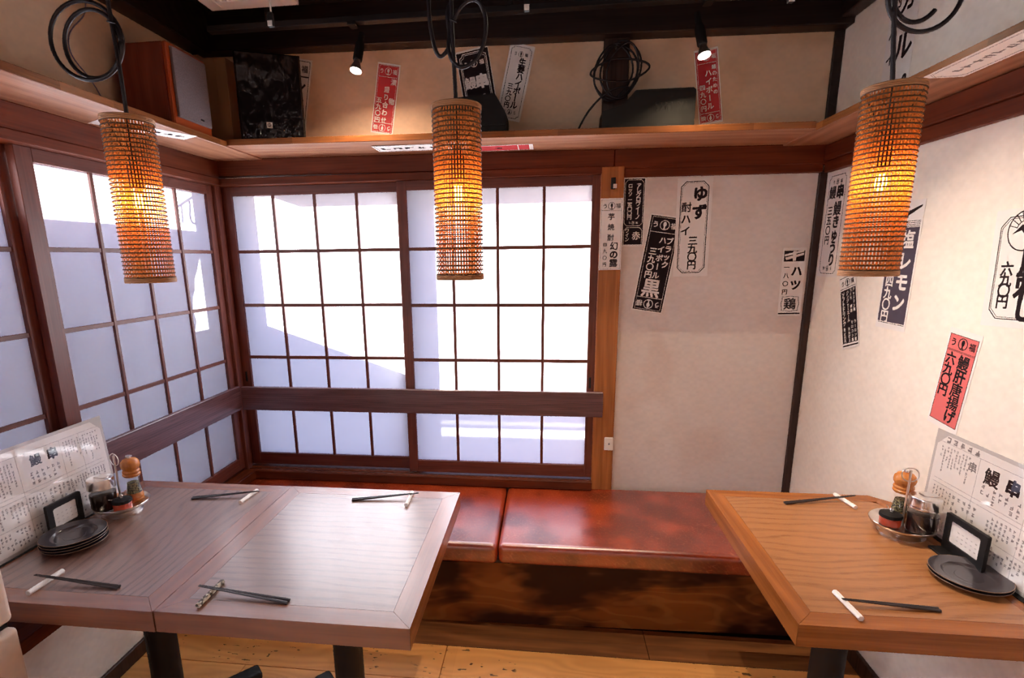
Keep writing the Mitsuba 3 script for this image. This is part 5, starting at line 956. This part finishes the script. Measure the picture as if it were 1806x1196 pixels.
part(k, 'seam_strip', cbox(1.126, 1.412, -0.213, -0.2095, 2.158, 2.166, 0.001), 'black_metal')
k = thing('equipment_box', 'black equipment box standing upside down on the back shelf beside the coiled cable', 'equipment')
out = Polygon([(1.818, 2.090), (2.200, 2.088), (2.200, 2.262), (2.190, 2.272), (1.958, 2.272), (1.905, 2.215), (1.822, 2.195)])
m = extrude(out, 0, 0.12); m.apply_transform(trimesh.transformations.rotation_matrix(PI / 2, [1, 0, 0])); m.apply_translation([0, -0.08, 0.004])
part(k, 'shell', m, 'black_plastic')
def stroke(pts, w=0.10):
    return LineString(pts).buffer(w, cap_style=2, join_style=2)
LAT = {'Y': [[(0, 1), (0.4, 0.5), (0.8, 1)], [(0.4, 0.5), (0.4, 0)]], 'A': [[(0, 0), (0.4, 1), (0.8, 0)], [(0.15, 0.32), (0.65, 0.32)]], 'M': [[(0, 0), (0.03, 1), (0.45, 0.25), (0.87, 1), (0.9, 0)]], 'H': [[(0, 0), (0, 1)], [(0.75, 0), (0.75, 1)], [(0, 0.5), (0.75, 0.5)]]}
x, ms = 0.0, []
for ch in 'YAMAHA':
    ms.append(affinity.translate(union_all([stroke(q) for q in LAT[ch]]), x, 0))
    x += 1.12 if ch == 'M' else 1.0
word = union_all(ms)
word = word.difference(word.buffer(-0.06))
word = affinity.scale(word, 0.0225, 0.030, origin=(0, 0))
m = extrude(word, 0, 0.002)
m.apply_transform(frame([2.172, -0.200, 2.224], [-1, 0, 0], [0, -1, 0]))
part(k, 'raised_lettering', m, 'dim_grey', label='outlined raised letters, upside down')
# coil of cable hung on the post
tt = np.linspace(0, 2 * PI, 60)
def ell(cx, cz, rx, rz, y, ph=0.0, wob=0.0):
    return tube(np.stack([cx + rx * np.cos(tt[:-1]) + wob * np.sin(3 * tt[:-1] + ph), y + 0.010 * np.sin(tt[:-1] + ph), cz + rz * np.sin(tt[:-1] + ph * 0.1)], 1), 0.0042, 8, closed=True)
k = thing('cable_coil', 'coil of black cable hung on the dark post beside the equipment box', 'cable')
part(k, 'loop', ell(1.885, 2.385, 0.092, 0.112, -0.075, 0.3, 0.004), 'cable_black', True)
part(k, 'loop', ell(1.905, 2.390, 0.083, 0.116, -0.088, 1.2, 0.005), 'cable_black', True)
part(k, 'loop', ell(1.875, 2.378, 0.078, 0.108, -0.082, 2.0, 0.006), 'cable_black', True)
part(k, 'loop', ell(1.912, 2.385, 0.066, 0.105, -0.095, 2.9, 0.004), 'cable_black', True)
part(k, 'loop', ell(1.900, 2.385, 0.118, 0.048, -0.100, 0.5, 0.010), 'cable_black', True)
part(k, 'tie', move(torus(0.014, 0.004, 16, 6), (1.885, -0.088, 2.492), rx=0.2), 'cable_black', True)
part(k, 'nail', tube([(1.885, -0.048, 2.486), (1.885, -0.096, 2.490)], 0.003, 8), 'chrome', True)
part(k, 'loose_end', tube([(1.94, -0.100, 2.315), (1.885, -0.108, 2.312), (1.835, -0.104, 2.288), (1.77, -0.095, 2.225), (1.709, -0.085, ZS + 0.004)], 0.0042, 8, dense=40), 'cable_black', True)
whole('loose_wire', tube([(-0.052, -0.715, 2.56), (-0.050, -0.741, 2.438), (-0.050, -0.805, 2.352), (-0.050, -0.802, 2.309), (-0.048, -0.755, 2.261), (-0.046, -0.70, 2.190), (-0.044, -0.665, 2.115)], 0.0022, 8, dense=50), 'cable_purple', 'thin purple wire dangling on the left wall beside the red speaker', 'wire', smooth=True)

# small things on the post
k = thing('wall_socket', 'small cream wall socket low on the post beside the plaster panel', 'socket')
part(k, 'plate', cbox(1.897, 1.942, -0.073, -0.0625, 0.634, 0.702, 0.003), 'white_plastic')
part(k, 'slot', cbox(1.916, 1.9245, -0.0738, -0.0728, 0.664, 0.674, 0), 'ink_grey')
k = thing('door_catch', 'small black catch with a white tag near the top of the post', 'catch')
part(k, 'catch', cbox(1.884, 1.904, -0.076, -0.0625, 1.900, 1.950, 0.002), 'black_metal')
part(k, 'tag', cbox(1.893, 1.909, -0.0785, -0.076, 1.903, 1.922, 0.001), 'white_plastic')

# ------------------------------------------------------------------ on the tables
ZT = 0.7315
def lm(prof, n=48):
    return lathe(prof, n)
def caddy(side, cx, cy):
    k = thing('condiment_tray', f'round steel condiment tray with a ring handle on the {side} table', 'tray')
    A = T().translate([cx, cy, ZT])
    part(k, 'dish', mikit.ply(lm([(0.0, 0.0245), (0.070, 0.0245), (0.080, 0.0315), (0.0840, 0.0385), (0.0870, 0.0400), (0.0880, 0.0385), (0.085, 0.0305), (0.074, 0.0225), (0.050, 0.0205), (0.0, 0.0205)]), 'chrome', 35), None, at=A)
    part(k, 'foot', mikit.ply(lm([(0.044, 0.0212), (0.047, 0.014), (0.058, 0.0065), (0.063, 0.003), (0.063, 0.0005), (0.058, 0.0005), (0.054, 0.004), (0.043, 0.012), (0.039, 0.0212)]), 'chrome', 35), None, at=A)
    part(k, 'handle_rod', mikit.ply(cyl(0.0034, 0.024, 0.212, 14), 'chrome', 40), None, at=A)
    part(k, 'handle_ring', mikit.ply(move(torus(0.022, 0.0017, 36, 8), (0, 0, 0.196), rx=PI / 2, rz=-0.25), 'chrome', True), None, at=A)
    return k
G_POT = None
def soy_pot(side, cx, cy):
    k = thing('soy_sauce_pot', f'glass soy sauce pot with a steel lid in the {side} condiment tray', 'pot')
    A = T().translate([cx, cy, ZT + 0.0248])
    part(k, 'glass', mikit.ply(lm([(0.0, 0.0), (0.0365, 0.0), (0.0395, 0.004), (0.0400, 0.085)]), 'clear_glass', True), None, at=A)
    part(k, 'soy_sauce', mikit.ply(lm([(0.0, 0.003), (0.0360, 0.003), (0.0385, 0.006), (0.0388, 0.062), (0.0, 0.062)]), 'soy_sauce', 40), None, at=A)
    l = part(k, 'lid', mikit.ply(lm([(0.0405, 0.080), (0.0425, 0.0815), (0.0425, 0.088), (0.0412, 0.090), (0.0410, 0.112), (0.039, 0.1165), (0.030, 0.119), (0.0, 0.120)]), 'chrome', 35), None, at=A)
    part(l, 'flap', mikit.ply(cat(cbox(-0.010, 0.030, -0.012, 0.012, 0.119, 0.1225, 0.001), move(cyl(0.003, -0.012, 0.012, 12), (-0.011, 0, 0.1215), rx=PI / 2)), 'chrome', 40), None, at=A)
    return k
def mill(side, cx, cy):
    k = thing('pepper_mill', f'wooden pepper mill with a glass waist in the {side} condiment tray', 'pepper mill')
    A = T().translate([cx, cy, ZT + 0.0248]).scale([0.98, 0.98, 0.885])
    part(k, 'wood_base', mikit.ply(lm([(0.0, 0.0), (0.0285, 0.0), (0.0295, 0.004), (0.0285, 0.010), (0.0265, 0.014), (0.0285, 0.020), (0.0280, 0.028), (0.0255, 0.036), (0.0, 0.036)]), 'mill_wood', 40), None, at=A)
    part(k, 'glass_waist', mikit.ply(lm([(0.0265, 0.034), (0.0240, 0.050), (0.0205, 0.070), (0.0195, 0.085), (0.0220, 0.100), (0.0250, 0.108)]), 'clear_glass', True), None, at=A)
    part(k, 'peppercorns', mikit.ply(lm([(0.0, 0.036), (0.0240, 0.037), (0.0225, 0.050), (0.0190, 0.070), (0.0180, 0.080), (0.0, 0.082)]), 'peppercorns', 40), None, at=A)
    part(k, 'wood_head', mikit.ply(lm([(0.0, 0.107), (0.0245, 0.107), (0.0285, 0.112), (0.0290, 0.117), (0.0250, 0.121), (0.0285, 0.126), (0.0280, 0.131), (0.0235, 0.135), (0.0290, 0.145), (0.0310, 0.156), (0.0290, 0.168), (0.0220, 0.178), (0.0110, 0.183), (0.0, 0.184)]), 'mill_wood', 50), None, at=A)
    part(k, 'knob', mikit.ply(lm([(0.0, 0.183), (0.006, 0.183), (0.006, 0.187), (0.0105, 0.190), (0.0100, 0.194), (0.0, 0.196)], 24), 'chrome', 40), None, at=A)
    return k
def jar(side, cx, cy, ang):
    k = thing('chili_jar', f'small glass jar of red chili with a black lid in the {side} condiment tray', 'jar')
    A = T().translate([cx, cy, ZT + 0.0248]).rotate([0, 0, 1], ang)
    part(k, 'glass', mikit.ply(lm([(0.0, 0.0), (0.0260, 0.0), (0.0290, 0.004), (0.0290, 0.034)], 36), 'clear_glass', True), None, at=A)
    part(k, 'chili', mikit.ply(lm([(0.0, 0.003), (0.0255, 0.003), (0.0278, 0.006), (0.0278, 0.029), (0.0, 0.029)], 36), 'chili', 40), None, at=A)
    l = part(k, 'lid', mikit.ply(lm([(0.0305, 0.031), (0.0310, 0.035), (0.0300, 0.041), (0.018, 0.046), (0.0, 0.047)], 36), 'black_plastic', 40), None, at=A)
    part(l, 'knob', mikit.ply(lm([(0.0, 0.046), (0.004, 0.046), (0.0035, 0.050), (0.0062, 0.054), (0.0045, 0.058), (0.0, 0.059)], 20), 'chrome', 40), None, at=A)
    part(k, 'spoon_handle', mikit.ply(tube([(0.020, 0, 0.040), (0.045, 0, 0.043), (0.062, 0.0, 0.041)], 0.0016, 8), 'chrome', True), None, at=A)
    return k
caddy('left', 0.100, -1.075)
soy_pot('left', 0.064, -1.107)
mill('left', 0.120, -1.034)
jar('left', 0.136, -1.110, 200)
caddy('right', 2.722, -0.985)
soy_pot('right', 2.754, -1.018)
mill('right', 2.738, -0.942)
jar('right', 2.684, -0.987, 70)

P_PLATE = mikit.ply(lm([(0.0, 0.0030), (0.030, 0.0031), (0.031, 0.0025), (0.050, 0.0030), (0.055, 0.0048), (0.060, 0.0100), (0.064, 0.0112), (0.084, 0.0145), (0.0868, 0.0150), (0.0868, 0.0135), (0.0840, 0.0122), (0.066, 0.0075), (0.060, 0.0020), (0.046, 0.0), (0.0, 0.0)], 72), 'plate_dark', 28)
P_RIM = mikit.ply(torus(0.0871, 0.0011, 72, 6, 0.0143), 'plate_rim_glint', True)
def plate(label, group, x, y, z):
    k = thing('plate', label, 'plate', group)
    A = T().translate([x, y, z])
    part(k, 'dish', P_PLATE, None, at=A)
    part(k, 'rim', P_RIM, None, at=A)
for i in range(4):
    plate(f'dark glazed small plate, {("lowest", "second from below", "third from below", "topmost")[i]} in the stack on the left table', 'stacked plates on the left table', 0.123 + (0.002, -0.001, 0.001, 0.0)[i], -1.292 + (0.001, -0.001, 0.0, 0.001)[i], ZT + 0.0003 + i * 0.0088)
for i in range(2):
    plate(f'dark glazed small plate, {("lower", "upper")[i]} of the pair at the right edge of the right table', 'stacked plates on the right table', 2.738, -1.236, ZT + 0.0003 + i * 0.0088)

def chopstick_mesh(L=0.225):
    zs = np.linspace(0, L, 12)
    rr = 0.0013 + (0.0038 - 0.0013) * (zs / L) ** 0.9
    V, F = [], []
    for z, r in zip(zs, rr):
        sq = 0.80 + 0.2 * min(1, z / L * 1.4)
        for j in range(8):
            a = PI / 8 + j * PI / 4
            q = r * (1.0 if j % 2 else 1.0)
            V.append((z, q * math.cos(a), q * math.sin(a)))
    for i in range(11):
        for j in range(8):
            A, B = i * 8 + j, i * 8 + (j + 1) % 8
            F += [[A, B + 8, B], [A, A + 8, B + 8]]
    V += [(0, 0, 0), (L, 0, 0)]
    for j in range(8):
        F += [[96, j, (j + 1) % 8], [97, 88 + (j + 1) % 8, 88 + j]]
    return trimesh.Trimesh(np.array(V), np.array(F), process=False)
CH = {L: mikit.ply(chopstick_mesh(L), 'lacquer', 30) for L in (0.225, 0.245, 0.265)}
hexa = [(0.0075 * math.cos(PI / 6 + q * PI / 3), 0.0075 * math.sin(PI / 6 + q * PI / 3)) for q in range(6)]
def rest_mesh(L):
    m = trimesh.creation.extrude_polygon(Polygon(hexa).buffer(-0.002).buffer(0.002, 4), L, engine='earcut')
    m.apply_translation([0, 0, -L / 2]); m.apply_transform(trimesh.transformations.rotation_matrix(PI / 2, [0, 1, 0]))
    m.apply_translation([0, 0, 0.0068])
    return m
REST = {q: mikit.ply(rest_mesh(0.104), q, 30) for q in ('rest_white', 'rest_speckled')}
def setting(where, rest_c, rest_ang, tip, butt, mat, spread=0.009, L=0.245):
    """A chopstick rest and its pair: the tips lie over the rest, the thick ends on the table."""
    whole('chopstick_rest', REST[mat], None, f'{"white" if mat == "rest_white" else "speckled brown"} bar-shaped chopstick rest {where}', 'chopstick rest', 'chopstick rests on the tables', at=T().translate([rest_c[0], rest_c[1], ZT + 0.0002]).rotate([0, 0, 1], math.degrees(rest_ang)))
    tip, butt = np.array(tip, float), np.array(butt, float)
    d = (butt - tip) / np.linalg.norm(butt - tip)
    nrm = np.array([-d[1], d[0]])
    hr = 0.0136 + 0.0016
    along = np.dot(np.array(rest_c) - tip, d)
    for s, off in ((0, 0.0), (1, spread)):
        t2 = tip + nrm * (0.0045 if s else 0.0)
        b2 = tip + d * L + nrm * off
        dd = (b2 - t2) / np.linalg.norm(b2 - t2)
        zb, zr = ZT + 0.0041, ZT + hr + 0.0006
        slope = (zb - zr) / (L - along)
        z0 = zr - slope * along
        ex = np.array([dd[0], dd[1], slope]); ex /= np.linalg.norm(ex)
        ez = np.cross(np.cross(ex, [0, 0, 1.0]), ex) * -1.0
        ez = np.array([0, 0, 1.0]) - ex * ex[2]
        M = frame([t2[0], t2[1], z0], ex, ez)
        whole('chopstick', CH[L], None, f'black lacquered chopstick, {("nearer", "farther")[s]} of the pair {where}', 'chopstick', 'black chopsticks on the tables', at=T(M.tolist()))
setting('at the back left place of the left tables', (0.496, -0.934), PI / 2 - 0.06, (0.524, -0.908), (0.286, -0.956), 'rest_white', 0.010, 0.245)
setting('at the back right corner of the left tables', (1.103, -0.900), PI / 2 + 0.04, (1.132, -0.872), (0.879, -0.920), 'rest_white', 0.010, 0.245)
setting('at the front left place of the left tables', (0.225, -1.489), PI / 2, (0.181, -1.480), (0.448, -1.494), 'rest_white', 0.009, 0.265)
setting('in front on the middle of the left tables', (0.718, -1.493), PI / 2, (0.676, -1.482), (0.942, -1.508), 'rest_speckled', 0.012, 0.265)
setting('at the back of the right table', (2.662, -0.782), PI / 2 + 0.16, (2.706, -0.758), (2.447, -0.808), 'rest_white', 0.009, 0.265)
setting('at the front of the right table', (2.356, -1.383), PI / 2 + 0.08, (2.347, -1.376), (2.581, -1.382), 'rest_white', 0.009, 0.225)

# laminated table menus in their stands
def table_menu(side, x_base, x_top, ya, yb, zb, H, seed):
    """ya, yb: the two ends along the wall as seen from the room, left end first."""
    k = thing('table_menu', f'large laminated paper menu leaning on the wall along the {side} table', 'menu')
    sgn = 1 if side == 'left' else -1
    w = abs(yb - ya)
    up = np.array([x_top - x_base, 0, math.sqrt(H * H - (x_top - x_base) ** 2)])
    up /= np.linalg.norm(up)
    ex = np.array([0, 1.0 if side == 'left' else -1.0, 0])
    n = np.cross(ex, up)
    c = np.array([x_base, (ya + yb) / 2, zb]) + up * H / 2
    M = frame(c, ex, n)
    s = Sheet(w, H)
    to = T(M.tolist())
    part(k, 'laminate_border', extrude(sbox(-w / 2, -H / 2, w / 2, H / 2), -0.0005, 0.0), 'film_grey', at=to, label='pale grey plastic edge')
    pw, ph = w / 2 - 0.011, H / 2 - 0.011
    cc = 0.035
    sheet = Polygon([(-pw, -ph), (pw, -ph), (pw, ph - (cc if side == 'left' else 0)), (pw - (cc if side == 'left' else 0), ph), (-pw + (cc if side != 'left' else 0), ph), (-pw, ph - (cc if side != 'left' else 0))])
    part(k, 'sheet', extrude(sheet, 0.0, 0.0006), 'menu_paper', at=to)
    s.w, s.h = w, H
    for v in (0.10, 0.46, 0.50):
        s.rect('line', 0.05, v, 0.95, v + 0.004)
    for u in ((0.30, 0.62, 0.78) if side == 'left' else (0.36, 0.70)):
        s.rect('line', u, 0.10, u + 0.0025, 0.94)
    s.rect('line', 0.05, 0.74, 0.95, 0.744)
    if side == 'left':
        s.glyph('big', '串', 0.555, 0.20, 0.085, 0.03); s.glyph('big', '鰻', 0.43, 0.20, 0.085, 0.01)
        s.marks('fine', 0.64, 0.13, 0.94, 0.44, 0.017, 21); s.marks('mid', 0.36, 0.30, 0.60, 0.44, 0.026, 22); s.marks('fine', 0.05, 0.14, 0.28, 0.44, 0.017, 23)
        s.marks('mid', 0.46, 0.53, 0.66, 0.72, 0.024, 24); s.marks('fine', 0.66, 0.53, 0.94, 0.72, 0.017, 25); s.marks('fine', 0.05, 0.53, 0.44, 0.72, 0.019, 26); s.marks('fine', 0.05, 0.77, 0.94, 0.94, 0.019, 27, 0.6)
    else:
        s.glyph('big', '鰻', 0.46, 0.22, 0.105, 0.01); s.glyph('big', '串', 0.60, 0.22, 0.095, 0.03); s.glyph('mid', '串', 0.32, 0.21, 0.065, 0.01)
        s.marks('head', 0.08, 0.045, 0.36, 0.095, 0.04, 30, 1.0)
        s.marks('fine', 0.06, 0.13, 0.30, 0.42, 0.017, 31); s.marks('mid', 0.40, 0.30, 0.68, 0.45, 0.026, 32); s.marks('fine', 0.72, 0.13, 0.94, 0.44, 0.018, 33)
        s.marks('mid', 0.22, 0.53, 0.42, 0.70, 0.026, 34); s.marks('fine', 0.06, 0.53, 0.22, 0.72, 0.017, 35); s.marks('mid', 0.46, 0.53, 0.94, 0.72, 0.020, 36); s.marks('fine', 0.06, 0.77, 0.94, 0.94, 0.019, 37, 0.6)
    z = 0.0006
    for layer, mat in (('line', 'ink_faint'), ('fine', 'ink_grey'), ('mid', 'ink_grey'), ('head', 'ink_grey'), ('big', 'ink_black')):
        if layer in s.ink:
            part(k, {'line': 'ruled_lines', 'big': 'lettering'}.get(layer, 'fine_print'), cat([extrude(p, z - 0.0001, z + 0.0002) for p in s.ink[layer]]), mat, at=to)
    q = np.array([[-w / 2, -H / 2, 0.0014], [w / 2, -H / 2, 0.0014], [w / 2, H / 2, 0.0014], [-w / 2, H / 2, 0.0014]])
    part(k, 'clear_cover', (q, np.array([[0, 1, 2], [0, 2, 3]])), 'film', at=to, label='clear glossy film')
    return k
pri('film_grey', (0.50, 0.46, 0.44), 0.3)
pri('menu_paper', (0.74, 0.69, 0.66), 0.5)
table_menu('left', 0.008, -0.014, -1.445, -0.985, ZT + 0.003, 0.325, 1)
table_menu('right', 2.816, 2.8275, -0.915, -1.400, ZT + 0.003, 0.325, 2)
def card_stand(side, x, ya, yb, s):
    k = thing('card_stand', f'black tabletop stand with a small white card in front of the {side} menu', 'card stand')
    y0, y1 = min(ya, yb), max(ya, yb)
    dx = 0.010 * s
    f = sbox(y0, 0, y1, 0.112).buffer(-0.004).buffer(0.004)
    hole = sbox(y0 + 0.020, 0.028, y1 - 0.018, 0.094).buffer(-0.007).buffer(0.007)
    fm = extrude(f.difference(hole), 0, 0.010)
    cm = extrude(hole.buffer(0.002), 0.002, 0.005)
    M = np.array([[0, 0, s, x], [1, 0, 0, 0], [0, 1, 0, ZT + 0.006], [0, 0, 0, 1.0]])
    L = np.eye(4); L[0, 1] = 0
    for m, nm, mt in ((fm, 'frame', 'black_plastic'), (cm, 'card', 'menu_paper')):
        m.apply_transform(M)
        if s < 0: m.invert()
        part(k, nm, m, mt)
    r = random.Random(7)
    ms = []
    for i in range(5):
        yy = y0 + 0.034 + i * 0.016
        for j in range(3):
            ms.append(cbox(x + s * 0.0049, x + s * 0.0053, yy, yy + 0.006, ZT + 0.048 + j * 0.013, ZT + 0.050 + j * 0.013, 0))
    part(k, 'fine_print', cat(ms), 'ink_faint')
    part(k, 'base', cbox(x - 0.004 * s, x + s * 0.045, y0, y1, ZT + 0.0003, ZT + 0.007, 0.001), 'black_plastic')
    return k
card_stand('left', 0.026, -1.285, -1.162, 1)
card_stand('right', 2.792, -1.068, -1.215, -1)
whole('menu_holder', cbox(-0.008, 0.016, -1.455, -0.985, ZT + 0.0003, ZT + 0.0026, 0.0008), 'black_plastic', 'flat black strip under the left laminated menu', 'holder')
whole('menu_holder', cbox(2.800, 2.824, -1.405, -0.912, ZT + 0.0003, ZT + 0.0026, 0.0008), 'black_plastic', 'flat black strip under the right laminated menu', 'holder')

# low beige partition at the near end of the left table
k = thing('partition', 'beige padded partition at the lower left corner beside the left table', 'partition')
part(k, 'upper_pad', rbox(-0.07, 0.299, -1.690, -1.640, 0.742, 1.15, 0.014, 4), 'beige_vinyl', 40)
part(k, 'lower_pad', rbox(-0.07, 0.303, -2.05, -1.640, 0.560, 0.724, 0.012, 4), 'beige_vinyl', 40)
part(k, 'backing', cbox(-0.07, 0.280, -1.684, -1.646, 0.72, 0.76, 0.001), 'black_plastic')
part(k, 'base', cbox(-0.07, 0.285, -2.03, -1.650, 0.0, 0.562, 0.002), 'burnt_wood')

# ------------------------------------------------------------------ outside: what casts the shadows on the frosted panes
D = 0.40
q = D                                     # the sun stands at 45 degrees to both windows
pts = [(-6.0, 0.3), (0.295, 0.3)]
edge = [(-0.11, 1.272), (-0.317, 1.272), (-0.300, 1.32), (-0.312, 1.38), (-0.303, 1.43), (-0.280, 1.47), (-0.272, 1.52), (-0.246, 1.56), (-0.222, 1.61), (-0.176, 1.622), (-0.110, 1.645), (-0.112, 1.700), (-0.150, 1.690), (-0.176, 1.742), (-0.45, 1.748), (-3.15, 1.748)]
pts = [(-2.75, 0.2), (0.6, 0.2), (0.6, 1.272 + 0.345 * D)] + [(y + q, z + 0.345 * D) for y, z in edge]
m = extrude(Polygon(pts).buffer(0), 0, 0.03)
m.apply_transform(np.array([[0, 0, -1, -0.078 - D], [1, 0, 0, 0], [0, 1, 0, 0], [0, 0, 0, 1.0]])); m.invert()
whole('garden_wall', m, 'outside_pale', 'broken-edged garden wall outside the left window, seen as a shadow on the panes', 'wall')
k = thing('hook_bracket', 'iron bracket with two hooks outside the left window, seen as a shadow on the panes', 'bracket')
def out_left(y, z, d=0.10):
    return (-0.078 - d, y + d, z + 0.345 * d)
part(k, 'arm', tube([out_left(-0.34, 1.84), out_left(-0.115, 1.945)], 0.006, 8), 'black_metal', True)
part(k, 'strut', tube([out_left(-0.190, 1.912), out_left(-0.118, 1.775)], 0.004, 8), 'black_metal', True)
part(k, 'hook', tube([out_left(-0.245, 1.885), out_left(-0.246, 1.82), out_left(-0.238, 1.785), out_left(-0.222, 1.778), out_left(-0.208, 1.795), out_left(-0.205, 1.825)], 0.005, 8, dense=30), 'black_metal', True)
part(k, 'hook', tube([out_left(-0.300, 1.862), out_left(-0.301, 1.81), out_left(-0.308, 1.775)], 0.004, 8, dense=20), 'black_metal', True)
part(k, 'mounting_plate', cbox(-0.185, -0.165, -0.055, -0.02, 1.90, 2.05, 0.001), 'black_metal')
k = thing('window_hood', 'timber hood and shutter posts outside the back window, seen as shadows on the panes', 'hood')
part(k, 'hood_board', cbox(0.055, 2.1, 0.14, 0.300, 1.966, 1.99, 0.002), 'outside_wall')
part(k, 'hood_board', cbox(0.055, 2.1, 0.03, 0.145, 1.968, 1.99, 0.002), 'outside_wall')
part(k, 'post', cbox(-0.07, -0.005, 0.08, 0.118, 0.43, 2.01, 0.002), 'outside_wall')
part(k, 'post', cbox(0.845, 0.925, 0.030, 0.088, 0.43, 1.967, 0.002), 'outside_wall')
whole('side_fence', cbox(-0.10, -0.055, 0.145, 0.955, 0.0, 1.318, 0), 'outside_wall', 'plain side fence running away from the back window, seen as a slanted shadow', 'fence')
k = thing('rail_fence', 'far fence behind the back window, seen as soft light bars low on the panes', 'fence')
part(k, 'lower_board', cbox(-3.2, 0.4, 2.30, 2.34, 0.0, 1.495, 0), 'outside_wall')
part(k, 'upper_bar', cbox(-3.2, 0.4, 2.30, 2.34, 1.535, 1.560, 0), 'outside_wall')
part(k, 'upper_board', cbox(-3.2, 0.4, 2.30, 2.34, 1.575, 1.70, 0), 'outside_wall')
